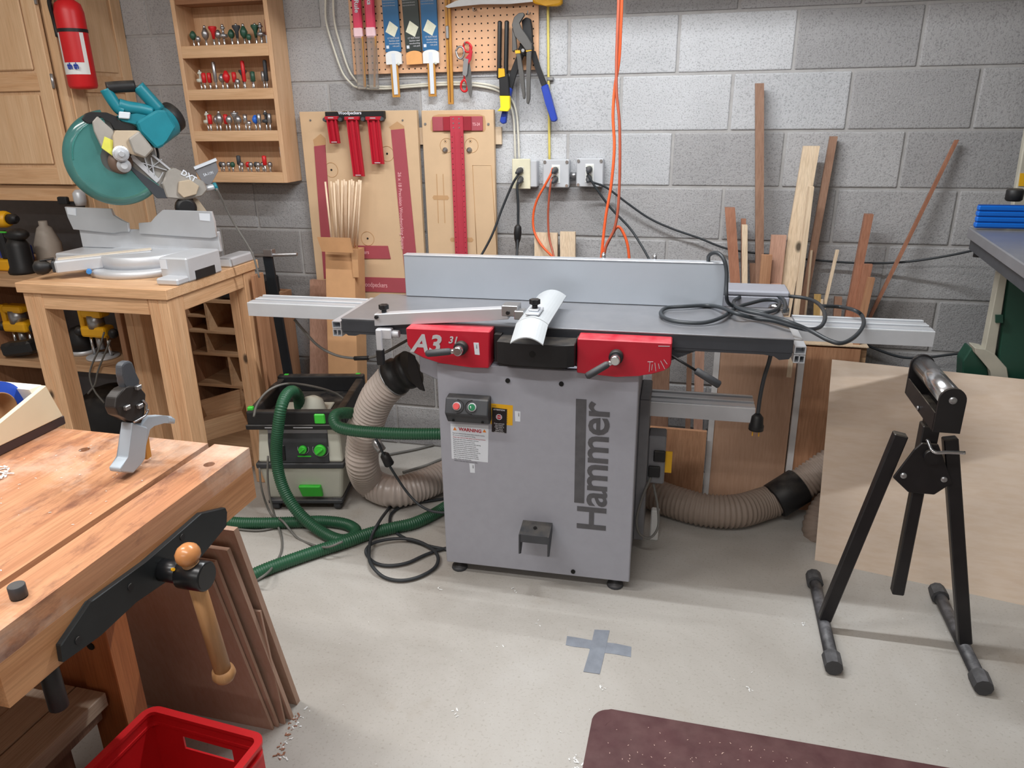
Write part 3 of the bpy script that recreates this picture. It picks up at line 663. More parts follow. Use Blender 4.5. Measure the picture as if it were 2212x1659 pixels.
# ---------------------------------------------------------------- fiberboard tool panels
FP = thing('square_storage_panel', 'large fiberboard panel on the wall holding flat red squares, right of the bit cabinet', 'panel', (-.87, -.02, .67))
part(FP, 'board', MB().box((-1.136, -.04, .70), (-.612, -.018, 1.513), .0015), m_mdf)
sq1 = [(-1.081,1.373),(-1.029,1.381),(-1.039,0.373),(-1.094,0.369)]
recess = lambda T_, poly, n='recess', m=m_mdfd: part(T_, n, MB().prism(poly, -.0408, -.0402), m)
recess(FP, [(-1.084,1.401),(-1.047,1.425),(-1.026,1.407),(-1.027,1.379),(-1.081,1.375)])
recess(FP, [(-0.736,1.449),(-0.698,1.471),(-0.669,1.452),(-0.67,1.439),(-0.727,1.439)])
m_rsq = pm('red_anodised', (168, 78, 88), .5, .1, .05)
for q in ([(-1.081,1.375),(-1.029,1.381),(-1.047,0.812),(-1.098,0.806)], ): 
    s1 = solo('steel_square', 'narrow dull red square blade set in the left side of the large fiberboard panel', 'square', MB().prism(q, -.0435, -.0410), m_rsq)
RS = thing('woodworking_square', 'large dull red right angle square with white printed lettering in the fiberboard panel', 'square', (-.7, -.045, .76))
q = [(-0.727,1.438),(-0.669,1.443),(-0.644,0.828),(-0.64,0.76),(-0.94,0.756),(-0.934,0.821),(-0.705,0.824)]
part(RS, 'blade', MB().prism(q, -.0435, -.0410), m_rsq)
t0 = [(-0.7,-0.045,1.272),(-0.911,-0.045,0.783)]
m_pink = pm('pale_pink_print', (224, 168, 172), .6)
text('26 x 18 Precision Woodworking Square', .0205, wallM(t0[0][0]-.008, -.0438, t0[0][2], -PI/2-.02), m_pink, RS, .0002, .0002, sx=.96)
text('oodpeckers', .03, wallM(t0[1][0]+.012, -.0438, t0[1][2]-.004, 0), m_pink, RS, .0002, .0003, sx=.75)
SS = thing('small_square', 'short dull red square above the long one, low in the large fiberboard panel', 'square', (-.84, -.045, .88))
part(SS, 'blade', MB().prism([(-0.939,0.96),(-0.777,0.963),(-0.768,0.907),(-0.94,0.903)], -.0435, -.0410), m_rsq)
t0 = [(-0.918,-0.045,0.925)]
text('eckers', .024, wallM(t0[0][0], -.0438, t0[0][2], 0), m_pink, SS, .0002, .0003, sx=.8)
for k, c in enumerate([(-1.012,-0.041,1.279),(-0.87,-0.041,0.992),(-0.752,-0.041,1.345)]):
    mb = MB(); mb.torus((c[0], -.0405, c[2]), (0, 1, 0), .030, .0012, 32, 5); part(FP, 'ring_groove', mb, m_mdfd); part(FP, 'centre_hole', MB().cyl((c[0], -.0402, c[2]), (c[0], -.0412, c[2]), .0045, n=10), m_black)
for c in [(-1.087,-0.04,1.479),(-0.674,-0.04,1.475)]: part(FP, 'screw', MB().cyl((c[0], -.040, c[2]), (c[0], -.0425, c[2]), .004, n=8), m_steel)
# rack with three red straight guides
RK = thing('guide_rack', 'black metal hanging rack with white lettering on top of the fiberboard panel', 'rack', (-.875, -.05, 1.49))
part(RK, 'bar', MB().box((-1.005, -.066, 1.482), (-.745, -.042, 1.512), .002), m_black)
for x in (-.931, -.83, -.748, -1.0): part(RK, 'hook', MB().cyl((x, -.066, 1.478), (x, -.085, 1.482), .008, n=10), m_dgrey)
text('Woodpeckers', .017, wallM(-.945, -.0665, 1.5005, 0), m_wpaper, RK, .0002, .0005, sx=1.05)
for k, (xa, xb, zt, zb, dx, lab) in enumerate(((-.993, -.947, 1.494, 1.388, .003, 'short bright red guide, leftmost of three hanging from the black rack'), (-.905, -.853, 1.492, 1.256, .008, 'longest bright red guide, middle of three hanging from the black rack'), (-.812, -.757, 1.491, 1.306, .004, 'medium bright red guide, rightmost of three hanging from the black rack'))):
    G = thing('straight_guide', lab, 'guide', ((xa+xb)/2, -.08, zb), 0, 'red guides on the black rack')
    w = xb-xa
    part(G, 'head', MB().box((xa-.006, -.086, zt-.014), (xb+.006, -.068, zt), .002), m_redp)
    mb = MB(); mb.beam(((xa+xb)/2, -.072, zt-.012), ((xa+xb)/2+dx, -.066, zb), w*.9, .004, (0, 1, 0)); 
    for s_ in (-1, 1): mb.beam(((xa+xb)/2+s_*w*.41, -.078, zt-.012), ((xa+xb)/2+dx+s_*w*.41, -.072, zb), .006, .012, (0, 1, 0))
    mb.beam(((xa+xb)/2, -.077, zt-.012), ((xa+xb)/2+dx, -.071, zb), .010, .006, (0, 1, 0))
    part(G, 'guide_rail', mb, m_redp)
    mb = MB(); mb.box(((xa+xb)/2-.012, -.0872, zt-.0075), ((xa+xb)/2+.012, -.0862, zt-.004)); part(G, 'print', mb, m_lgrey)
    mb = MB(); mb.box(((xa+xb)/2+dx-.012, -.0822, zb+.004), ((xa+xb)/2+dx+.012, -.0786, zb+.007)); part(G, 'print', mb, m_lgrey)
# T-square panel
TP = thing('tsquare_storage_panel', 'narrow fiberboard panel with carved pockets holding a red T-square, beside the outlets', 'panel', (-.44, -.02, .65))
part(TP, 'board', MB().box((-.592, -.04, .66), (-.29, -.018, 1.511), .0015), m_mdf)
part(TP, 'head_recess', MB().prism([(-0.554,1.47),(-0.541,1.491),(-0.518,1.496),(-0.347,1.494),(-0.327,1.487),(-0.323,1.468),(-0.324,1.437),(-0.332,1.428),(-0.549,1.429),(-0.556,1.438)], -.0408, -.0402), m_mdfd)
for q in ([(-0.453,1.37),(-0.433,1.37),(-0.425,1.363),(-0.422,1.338),(-0.43,1.334),(-0.442,1.334)], ): pass
for cx in (-.490, -.385):
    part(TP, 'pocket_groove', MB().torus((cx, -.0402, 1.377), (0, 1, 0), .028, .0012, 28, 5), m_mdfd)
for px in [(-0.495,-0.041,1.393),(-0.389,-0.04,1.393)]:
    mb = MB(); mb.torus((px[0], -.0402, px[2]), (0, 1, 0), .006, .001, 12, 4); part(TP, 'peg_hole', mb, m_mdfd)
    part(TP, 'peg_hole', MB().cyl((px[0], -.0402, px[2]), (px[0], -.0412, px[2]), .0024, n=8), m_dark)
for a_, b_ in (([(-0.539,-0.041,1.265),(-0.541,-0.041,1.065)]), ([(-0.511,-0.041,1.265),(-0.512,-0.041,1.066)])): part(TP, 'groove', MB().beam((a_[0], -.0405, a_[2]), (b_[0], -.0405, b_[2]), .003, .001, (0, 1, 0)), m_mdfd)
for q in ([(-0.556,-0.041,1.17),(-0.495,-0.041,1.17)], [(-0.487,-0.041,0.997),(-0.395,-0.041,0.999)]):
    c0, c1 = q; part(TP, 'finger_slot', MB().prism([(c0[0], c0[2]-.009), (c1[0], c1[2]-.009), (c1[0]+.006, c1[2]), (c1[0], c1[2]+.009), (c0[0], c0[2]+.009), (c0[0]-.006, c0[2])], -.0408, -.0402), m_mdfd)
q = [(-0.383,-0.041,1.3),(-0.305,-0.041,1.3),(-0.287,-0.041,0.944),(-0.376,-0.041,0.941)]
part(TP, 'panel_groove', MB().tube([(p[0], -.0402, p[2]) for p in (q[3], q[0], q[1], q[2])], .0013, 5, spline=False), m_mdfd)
for c in [(-0.577,-0.04,1.46),(-0.312,-0.04,1.457)]: part(TP, 'screw', MB().cyl((c[0], -.040, c[2]), (c[0], -.043, c[2]), .005, n=8), m_steel)
for c in [(-0.497,-0.04,1.359),(-0.394,-0.04,1.359)]: part(TP, 'pivot_bolt', MB().lathe([(.011, 0), (.011, .004), (.005, .007), (.005, .012)], (c[0], -.040, c[2]), (0, -1, 0), 14), m_steel)
m_tsq = pm('bright_red_anodised', (184, 58, 74), .45, .1, .05)
TS = thing('t_square', 'bright red aluminium T-square with rows of holes hung head up in the narrow panel', 'square', (-.44, -.05, .66))
part(TS, 'head', MB().box((-.545, -.047, 1.432), (-.334, -.042, 1.487), .002), m_rsq); part(TS, 'head_block', MB().box((-.497, -.053, 1.434), (-.380, -.047, 1.486), .001), pm('dark_red_anodised', (150, 30, 46), .5))
bl_ = part(TS, 'blade', MB().box((-.467, -.058, .68), (-.412, -.053, 1.489), .001), m_tsq)
for x in (-.452, -.428): part(bl_, 'ridge', MB().box((x-.0025, -.060, .69), (x+.0025, -.058, 1.43)), m_tsq)
mb = MB(); z = 1.41
while z > .9:
    for x in (-.460, -.419): mb.cyl((x, -.0578, z), (x, -.0586, z), .0018, n=6)
    z -= .021
part(bl_, 'scale_hole', mb, m_dark, kind='stuff')
for x in (-.452, -.428):
    for z in (1.445, 1.462, 1.479): part(TS, 'rivet', MB().cyl((x, -.058, z), (x, -.0595, z), .0028, n=8), m_steel)
text('TS-24', .016, wallM(-.376, -.0476, 1.452), m_pink, TS, .0002, .0003, sx=.8)
solo('wall_cleat', 'light wood cleat showing behind the T-square panel at both of its sides', 'cleat', MB().box((-.615, -.0165, 1.379), (-.266, -.001, 1.446), .001), w_white)

# ---------------------------------------------------------------- pegboard and what hangs on it
PB = thing('pegboard', 'tan perforated pegboard on the block wall behind the hanging hand tools', 'pegboard', (-.5, -.012, 1.65))
pbb = part(PB, 'board', MB().box((-.882, -.020, 1.652), (-.113, -.012, 2.15), .001), m_peg)
for x0_, x1_ in ((-.88, -.85), (-.145, -.115)): part(PB, 'batten', MB().box((x0_, -.0118, 1.66), (x1_, -.001, 2.14)), w_white)
mb = MB()
for i in range(30):
    for j in range(19):
        x, z = -.870+.0254*i, 1.668+.0254*j
        if z < 1.99: mb.cyl((x, -.0198, z), (x, -.0206, z), .0032, n=6)
part(pbb, 'peg_hole', mb, m_dark, kind='stuff')
def hook(x, z, y=-.02): return MB().tube([(x, y, z+.01), (x, y-.008, z+.005), (x, y-.04, z), (x, y-.045, z+.012)], .0022, 6)
m_clear = pm('clear_plastic_tube', (232, 228, 224), .12, 0, .02, trans=.85); m_tubered = pm('red_printed_sleeve', (214, 60, 92), .4, 0, .1); m_scale = wood('yellow_wood', (206, 152, 72), (184, 126, 52), 'z', .5)
for k, (x, xb, w, lab) in enumerate(((-.833, -.839, .036, 'clear tube with red printed sleeve, leftmost of the two on the pegboard'), (-.777, -.786, .038, 'clear tube with red and white lettered sleeve, second from the left on the pegboard'))):
    T = thing('rule_tube', lab, 'tube', (xb, -.05, 1.595), 0, 'clear tubes on the pegboard')
    p, q = Vector((x, -.045, 2.12)), Vector((xb, -.045, 1.595)); m_ = p.lerp(q, .64)
    part(T, 'clear_tube', MB().beam(m_, q, w, .018, (0, 1, 0), .003), m_clear)
    part(T, 'sleeve', MB().beam(p, m_, w+.001, .02, (0, 1, 0), .006), m_tubered)
    part(T, 'sleeve_end', MB().beam(m_+Vector((0, -.002, .04)), m_+Vector((0, -.002, 0)), w+.002, .021, (0, 1, 0), .006), pm('pink_white_print', (236, 200, 206), .4))
    part(T, 'rule', MB().beam(p+Vector((.012, -.004, -.33)), q+Vector((.014-.01*k, -.004, .008)), .008, .006, (0, 1, 0)), m_scale)
    if k: text('Rule Blanks', .026, wallM(x-.006, -.0565, 2.02, -PI/2-.02), m_wpaper, T, .0002, .0006, sx=1.0)
    else: text('Rule', .026, wallM(x-.006, -.0565, 1.92, -PI/2-.02), m_wpaper, T, .0002, .0006, sx=1.0)
m_pblue = pm('blue_printed_card', (34, 98, 146), .5, 0, .06); m_pdark = pm('dark_printed_card', (44, 52, 50), .5)
m_pap = pm('cream_photo_print', (222, 222, 200), .6, 0, .1, 60)
def pack(x, zb, rot, mc, tip, lab, rule=True):
    T = thing('rule_package', lab, 'package', (x, -.03, zb), 0, 'card packages on the pegboard')
    R_ = Matrix.Translation((x, -.034, zb)) @ Matrix.Rotation(rot, 4, 'Y')
    w = .033
    mb = MB(); mb.box((-w, -.004, .045), (w, .004, .45), .001, 1, R_); b = part(T, 'card', mb, mc)
    mb = MB(); n = 10
    poly = [(-w, 0), (w, 0)]+[(w*math.cos(PI*i/n), .035+.014*math.sin(PI*i/n)) for i in range(n+1)]
    for i in range(len(poly)): pass
    m2 = MB().prism(poly, -.0052, .0042); me = m2.mesh('card_tip'); me.transform(R_); part(T, 'card_tip', me, tip)
    mb = MB(); q = [(-.026, .118), (.010, .098), (.028, .132), (-.006, .156)]; me = MB().prism(q, -.0052, -.0041).mesh('picture'); me.transform(R_); part(b, 'picture', me, m_pap)
    tx = Matrix.Translation((0, -.0046, 0)) @ Matrix.Rotation(PI/2, 4, 'X')
    for i, s_ in enumerate(('12" FLEX RULE', 'Stainless steel', 'woodworking', 'rule pack')): text(s_, .0078, R_ @ Matrix.Translation((.029, 0, .092-.0095*i)) @ tx, m_lgrey, b, .0001, .0001, align='RIGHT')
    for i in range(8): text('measure and mark with accuracy', .0062, R_ @ Matrix.Translation((-.030, 0, .275-.0095*i)) @ tx, m_lgrey, b, .0001, 0, sx=.62)
    me = MB().box((-.027, -.0052, .058), (-.016, -.0041, .069)).mesh('barcode'); me.transform(R_); part(b, 'barcode', me, m_wpaper)
    if rule:
        me = MB().box((-.017, -.003, -.122), (.015, .001, .05)).mesh('rule'); me.transform(R_); part(T, 'rule', me, m_scale)
        me = MB().box((-.008, -.006, -.112), (.008, -.003, .04)).mesh('rule_blade'); me.transform(R_); part(T, 'rule_blade', me, m_wpaper)
        me = MB().sphere((.019, -.004, .0), .006).mesh('cork'); me.transform(R_); part(T, 'plug', me, m_vacw)
m_otip = pm('orange_printed_tip', (232, 168, 104), .5)
pack(-.697, 1.685, -.01, m_pblue, m_white, 'blue card rule package with white tip, left one of the blue pair on the pegboard')
pack(-.610, 1.683, -.03, m_pdark, m_otip, 'dark card package with orange tip, between the two blue ones', rule=False)
pack(-.541, 1.685, .0, m_pblue, m_white, 'blue card rule package with white tip, right one of the blue pair on the pegboard')
Y = thing('folding_rule', 'long thin yellow wooden stick with steel clip hanging left of the scissors', 'rule', (-.465, -.03, 1.533))
part(Y, 'stick', MB().beam((-.462, -.036, 2.1), (-.466, -.036, 1.533), .022, .010, (0, 1, 0), .001), m_scale); part(Y, 'clip', MB().box((-.472, -.05, 1.77), (-.46, -.042, 1.815), .002), m_steel)
part(Y, 'groove', MB().beam((-.462, -.0414, 2.1), (-.466, -.0414, 1.54), .005, .001, (0, 1, 0)), wood('brown_groove', (150, 100, 40), (130, 84, 30), 'z'))
# scissors (two pairs)
SX = thing('scissors', 'red handled scissors hanging point down from a pegboard hook', 'scissors', (-.40, -.05, 1.56))
part(SX, 'handle_loop', MB().tube([(p[0], -.045, p[2]) for p in [(-0.405,-0.045,1.622),(-0.416,-0.045,1.612),(-0.419,-0.045,1.592),(-0.41,-0.045,1.58),(-0.397,-0.045,1.582),(-0.392,-0.045,1.602),(-0.401,-0.045,1.619),(-0.405,-0.045,1.622)]], .0045, 7), m_red)
part(SX, 'handle', MB().beam(*[(p[0], -.045, p[2]) for p in [(-0.403,-0.045,1.622),(-0.399,-0.045,1.659)]], .01, .006, (0, 1, 0), .001), m_red)
part(SX, 'blade', MB().prism([(-0.405,1.659),(-0.385,1.708),(-0.375,1.658),(-0.372,1.574),(-0.377,1.552),(-0.386,1.566)], -.050, -.046), m_chrome)
SX2 = thing('scissors', 'steel scissors with round grey finger loops, hanging over the red handled pair', 'scissors', (-.40, -.05, 1.66))
for P_, m_ in (([(-0.432,-0.052,1.725),(-0.419,-0.052,1.739),(-0.402,-0.052,1.734),(-0.399,-0.052,1.714),(-0.409,-0.052,1.698),(-0.424,-0.052,1.702),(-0.432,-0.052,1.725)], m_steel), ([(-0.399,-0.055,1.748),(-0.384,-0.055,1.753),(-0.369,-0.055,1.739),(-0.373,-0.055,1.723),(-0.388,-0.055,1.72),(-0.399,-0.055,1.734),(-0.399,-0.055,1.748)], m_red)):
    part(SX2, 'finger_loop', MB().tube([(p[0], -.055, p[2]) for p in P_], .004, 7), m_)
part(SX2, 'handle', MB().prism([(-0.376,1.748),(-0.364,1.72),(-0.371,1.691),(-0.386,1.674),(-0.397,1.694),(-0.377,1.715)], -.06, -.053), m_redp)
part(SX2, 'blade', MB().prism([(-0.399,1.699),(-0.38,1.694),(-0.388,1.641),(-0.395,1.632),(-0.406,1.642)], -.062, -.056), m_steel)
part(PB, 'hook', hook(-.392, 1.745), m_steel)
# pry bar / folded tool with yellow tip
PR = thing('pull_saw', 'slim black folding tool with yellow hooked tip, left of the pliers', 'tool', (-.24, -.06, 1.505))
for x in (-.252, -.225): part(PR, 'arm', MB().beam((x, -.062, 1.822), (x-.004, -.075, 1.62), .016, .016, (0, 1, 0), .004), m_blackg)
part(PR, 'grip', MB().prism([(-0.254,1.637),(-0.218,1.637),(-0.214,1.559),(-0.252,1.56)], -.086, -.068, 'xz', .002), m_black)
part(PR, 'collar', MB().prism([(-0.254,1.657),(-0.232,1.656),(-0.229,1.629),(-0.255,1.624)], -.089, -.078), m_yelp)
part(PR, 'yellow_tip', MB().prism([(-0.252,1.56),(-0.212,1.559),(-0.212,1.514),(-0.22,1.503),(-0.263,1.505),(-0.246,1.518)], -.090, -.068, 'xz', .002), pm('bright_yellow', (240, 214, 40), .4))
# channel lock pliers
PL = thing('slip_joint_pliers', 'dark grey slip joint pliers with yellow bands hanging in front of the blue handled cutters', 'pliers', (-.15, -.08, 1.53))
m_pl = pm('dark_grey_pliers', (88, 86, 84), .5, .3)
part(PL, 'jaw', MB().prism([(-0.198,1.803),(-0.189,1.829),(-0.171,1.842),(-0.154,1.843),(-0.149,1.835),(-0.161,1.821),(-0.172,1.809),(-0.165,1.79),(-0.142,1.765),(-0.124,1.738),(-0.123,1.717),(-0.144,1.715),(-0.162,1.739),(-0.188,1.766)], -.098, -.082, 'xz', .002), m_pl)
part(PL, 'jaw', MB().prism([(-0.198,1.795),(-0.184,1.763),(-0.18,1.719),(-0.199,1.713)], -.094, -.080, 'xz', .002), m_pl)
part(PL, 'handle', MB().prism([(-0.185,1.716),(-0.169,1.715),(-0.155,1.635),(-0.149,1.562),(-0.151,1.547),(-0.158,1.547),(-0.173,1.635)], -.094, -.082, 'xz', .002), m_pl)
part(PL, 'handle', MB().prism([(-0.144,1.719),(-0.125,1.719),(-0.129,1.634),(-0.131,1.545),(-0.138,1.527),(-0.145,1.533),(-0.145,1.635)], -.094, -.082, 'xz', .002), m_pl)
part(PL, 'yellow_band', MB().prism([(-0.187,1.717),(-0.169,1.717),(-0.167,1.707),(-0.185,1.706)], -.096, -.081), m_yelp); part(PL, 'yellow_band', MB().prism([(-0.146,1.722),(-0.125,1.723),(-0.125,1.714),(-0.144,1.711)], -.096, -.081), m_yelp)
part(PL, 'pivot', MB().cyl(*[(p[0], y, p[2]) for p, y in zip([(-0.156,-0.085,1.716),(-0.156,-0.085,1.716)], (-.080, -.099))], .006, n=12), m_steel)
# bolt cutters
BCu = thing('bolt_cutters', 'bolt cutters with long spread legs and blue grips, hanging behind the pliers', 'cutters', (-.14, -.05, 1.467))
part(BCu, 'head', MB().prism([(-0.169,1.82),(-0.151,1.831),(-0.134,1.824),(-0.129,1.795),(-0.132,1.756),(-0.123,1.724),(-0.131,1.7),(-0.163,1.698),(-0.185,1.721),(-0.157,1.765)], -.066, -.044, 'xz', .003), m_black)
for P_, Q_ in (([(-0.181,1.721),(-0.161,1.704),(-0.195,1.629),(-0.21,1.58),(-0.225,1.588),(-0.218,1.638)], [(-0.224,1.593),(-0.208,1.585),(-0.23,1.504),(-0.236,1.46),(-0.249,1.457),(-0.26,1.467),(-0.242,1.53)]), ([(-0.138,1.713),(-0.118,1.716),(-0.099,1.659),(-0.073,1.599),(-0.091,1.586),(-0.117,1.652)], [(-0.095,1.589),(-0.07,1.6),(-0.05,1.535),(-0.031,1.472),(-0.04,1.463),(-0.055,1.465),(-0.077,1.528)])):
    part(BCu, 'leg', MB().prism(P_, -.062, -.046, 'xz', .002), m_black); part(BCu, 'blue_grip', MB().prism(Q_, -.066, -.042, 'xz', .003), m_blue)
part(PB, 'hook', hook(-.145, 1.84), m_steel); part(PB, 'hook', hook(-.355, 1.86), m_steel)
HS = thing('hand_saw', 'long grey hand saw with yellow handle lying on hooks at the top of the pegboard', 'saw', (-.3, -.05, 1.86))
part(HS, 'blade', MB().prism([(-0.471,1.882),(-0.427,1.899),(-0.29,1.918),(-0.128,1.91),(-0.128,1.883),(-0.22,1.879),(-0.327,1.883),(-0.419,1.879),(-0.46,1.876)], -.047, -.045), m_steel)
part(HS, 'handle', MB().prism([(-0.13,1.91),(-0.043,1.906),(-0.019,1.893),(-0.015,1.871),(-0.033,1.863),(-0.078,1.866),(-0.127,1.876)], -.062, -.034, 'xz', .008, 2), m_yelp)
# cables fixed on the wall
for P_, lab in (([(-0.97,-0.012,1.995),(-0.985,-0.012,1.897),(-0.985,-0.012,1.838),(-0.964,-0.012,1.752),(-0.936,-0.012,1.665),(-0.904,-0.012,1.623),(-0.869,-0.012,1.603),(-0.757,-0.012,1.596),(-0.617,-0.012,1.602),(-0.46,-0.012,1.606),(-0.355,-0.012,1.598),(-0.279,-0.012,1.58),(-0.241,-0.012,1.547),(-0.219,-0.012,1.496),(-0.212,-0.012,1.418),(-0.21,-0.012,1.32)], 'cream cable looping along the wall, outer of the pair feeding the beige outlet'), ([(-0.938,-0.012,1.993),(-0.949,-0.012,1.912),(-0.949,-0.012,1.837),(-0.932,-0.012,1.76),(-0.909,-0.012,1.681),(-0.886,-0.012,1.641),(-0.848,-0.012,1.613),(-0.737,-0.012,1.604),(-0.606,-0.012,1.61),(-0.456,-0.012,1.614),(-0.345,-0.012,1.607),(-0.266,-0.012,1.587),(-0.225,-0.012,1.552),(-0.204,-0.012,1.499),(-0.197,-0.012,1.417),(-0.194,-0.012,1.32)], 'cream cable looping along the wall, inner of the pair feeding the beige outlet')):
    solo('wall_cable', lab, 'cable', MB().tube([(x, -.0155, z) for x, y, z in P_], .0042, 8), m_cream, 'cream cables on the wall')
YC = thing('yellow_cable', 'yellow cable running straight down the wall to the middle outlet', 'cable', (-.07, -.01, 1.33)); part(YC, 'cable', MB().tube([(x, -.012, z) for x, y, z in [(-0.08,-0.012,1.952),(-0.078,-0.012,1.797),(-0.076,-0.012,1.619),(-0.073,-0.012,1.468),(-0.071,-0.012,1.321)]], .005, 8), pm('yellow_cable_sheath', (214, 196, 104), .5)); c = [(-0.074,-0.012,1.619)][0]
part(YC, 'clamp', MB().box((c[0]-.008, -.02, c[2]-.006), (c[0]+.018, -.001, c[2]+.006), .002), m_steel)
# outlets
def outlet(cx, cz, cover, lab, wide=.1):
    T = thing('wall_outlet', lab, 'outlet', (cx, 0, cz-.055))
    w = wide/2
    part(T, 'box', MB().box((cx-w, -.045, cz-.052), (cx+w, -.0005, cz+.052), .004), m_alud)
    if cover == 'beige':
        c = part(T, 'cover_plate', MB().box((cx-.05, -.052, cz-.058), (cx+.024, -.0455, cz+.058), .002), pm('beige_plastic', (220, 214, 188), .5)); x = cx-.013
    else:
        c = part(T, 'cover_plate', MB().box((cx-w-.003, -.052, cz-.054), (cx+w+.003, -.0455, cz+.054), .004), m_alud); x = cx
        for sx in (-1, 1):
            for sz in (-1, 1): part(c, 'cover_screw', MB().cyl((cx+sx*(w-.006), -.052, cz+sz*.045), (cx+sx*(w-.006), -.056, cz+sz*.045), .006, n=10), m_chrome)
        part(T, 'receptacle', MB().box((x-.017, -.054, cz-.036), (x+.017, -.0522, cz+.034), .001), m_white)
    for dz in (.016, -.018): part(T, 'socket', MB().box((x-.012, -.0555, cz+dz-.012), (x+.012, -.0542 if cover != 'beige' else -.0522, cz+dz+.012), .002), m_cream if cover == 'beige' else m_vacw)
    return x
outlet(-.165, 1.268, 'beige', 'outlet with beige cover plate, leftmost of the three under the pegboard')
outlet(-.037, 1.270, 'steel', 'square steel outlet box with orange cords, middle of the three')
outlet(.097, 1.274, 'steel', 'square steel outlet box with two black cords, rightmost of the three')
solo('conduit_coupling', 'short conduit coupling joining the two steel outlet boxes', 'conduit', MB().cyl((.017, -.025, 1.262), (.043, -.025, 1.262), .012, n=12), m_steel)
def plug(T, p, d, m=m_black):
    d = Vector(d).normalized(); p = Vector(p)
    part(T, 'plug', MB().lathe([(.011, 0), (.012, .006), (.012, .02), (.008, .03), (.005, .045)], p, d, 12), m)
def cord(name, lab, pts, r, m, plugs=(), group=None, cat='cord', ext=None):
    T = thing(name, lab, cat, pts[0], 0, group)
    part(T, 'cord', MB().tube(pts, r, 8), m)
    for p, d, mm in plugs: plug(T, p, d, mm)
    return T
cord('black_extension_cord', 'black cord from the beige outlet hanging left behind the fence', [(-0.178,-0.065,1.276),(-0.187,-0.085,1.26),(-0.209,-0.08,1.227),(-0.251,-0.08,1.136),(-0.293,-0.1,1.026),(-0.343,-0.12,0.934),(-0.349,-0.2,0.902)], .0048, m_cord, (((-.178, -.055, 1.284), (-.2, -1, -.2), m_dgrey),))
T = cord('adapter_cable', 'thick black cord with inline connector hanging straight down from the beige outlet', [(-0.184,-0.075,1.241),(-0.187,-0.085,1.219),(-0.185,-0.08,1.155),(-0.186,-0.08,1.063),(-0.186,-0.1,0.973),(-0.179,-0.15,0.907)], .0055, m_cord, (((-.178, -.055, 1.250), (0, -1, -.3), m_dgrey),))
c = [(-0.186,-0.08,1.073),(-0.191,-0.08,0.973)]; part(T, 'connector', MB().lathe([(.006, 0), (.014, .01), (.016, .035), (.013, .06), (.008, .075), (.006, .1)], c[0], Vector(c[1])-Vector(c[0]), 14), m_black)
cord('orange_cord', 'orange cord bowed to the left under the middle outlet', [(-0.047,-0.065,1.291),(-0.052,-0.085,1.268),(-0.075,-0.08,1.228),(-0.109,-0.07,1.17),(-0.127,-0.06,1.108),(-0.123,-0.06,1.043),(-0.088,-0.08,0.991),(-0.032,-0.12,0.951),(0.002,-0.15,0.923)], .0048, m_orange, (((-.037, -.055, 1.286), (-.1, -1, -.2), m_dgrey),))
m_orbk = pm('red_brown_cord', (170, 84, 60), .5)
cord('brown_orange_cord', 'straight red brown cord hanging under the middle outlet', [(-0.047,-0.065,1.256),(-0.05,-0.085,1.24),(-0.058,-0.08,1.184),(-0.063,-0.075,1.111),(-0.058,-0.08,1.029),(-0.036,-0.11,0.97),(-0.017,-0.15,0.922)], .0045, m_orbk, (((-.037, -.055, 1.252), (-.1, -1, -.3), m_dgrey),))
cord('black_extension_cord', 'black cord from the right outlet falling steeply behind the fence', [(0.088,-0.065,1.295),(0.099,-0.085,1.265),(0.132,-0.08,1.213),(0.187,-0.07,1.142),(0.262,-0.07,1.068),(0.313,-0.1,1.006),(0.355,-0.15,0.953)], .0048, m_cord, (((.097, -.055, 1.290), (0, -1, -.2), m_dgrey),))
cord('black_extension_cord', 'long black cord from the right outlet sagging to the green machine', [(0.089,-0.065,1.263),(0.11,-0.085,1.244),(0.165,-0.06,1.22),(0.237,-0.04,1.166),(0.329,-0.03,1.104),(0.421,-0.03,1.064),(0.529,-0.03,1.029),(0.637,-0.03,0.991),(0.759,-0.03,0.975),(0.929,-0.03,0.959),(1.111,-0.03,0.951),(1.264,-0.05,0.963),(1.399,-0.1,1.001),(1.491,-0.2,1.053),(1.534,-0.3,1.089)], .0042, m_cord, (((.097, -.055, 1.256), (0, -1, -.3), m_dgrey),))
cord('hanging_orange_cord', 'bright orange extension cord hanging from the ceiling into a loop behind the fence', [(0.227,-0.35,1.995),(0.233,-0.35,1.851),(0.233,-0.35,1.756),(0.231,-0.35,1.659),(0.22,-0.35,1.573),(0.217,-0.35,1.485),(0.225,-0.35,1.38),(0.218,-0.35,1.256),(0.202,-0.35,1.144),(0.192,-0.35,1.019),(0.191,-0.35,0.977),(0.202,-0.35,1.028),(0.231,-0.35,1.092),(0.247,-0.35,1.112),(0.264,-0.35,1.096),(0.284,-0.35,1.047),(0.296,-0.35,0.964)], .0052, m_orange)
cord('hanging_red_cord', 'dark red extension cord hanging from the ceiling beside the bright orange one', [(0.219,-0.37,1.992),(0.225,-0.37,1.849),(0.225,-0.37,1.754),(0.225,-0.37,1.658),(0.229,-0.37,1.558),(0.241,-0.37,1.47),(0.247,-0.37,1.366),(0.249,-0.37,1.258),(0.246,-0.37,1.163),(0.234,-0.37,1.098),(0.21,-0.37,1.048),(0.199,-0.37,0.981)], .0050, m_orbk)
cord('low_black_cord', 'black cord sagging low along the wall behind the right extension table', [(1.155,-0.1,0.662),(1.224,-0.1,0.635),(1.307,-0.1,0.613),(1.386,-0.1,0.618),(1.477,-0.1,0.637),(1.595,-0.1,0.659),(1.682,-0.1,0.677)], .005, m_cord)

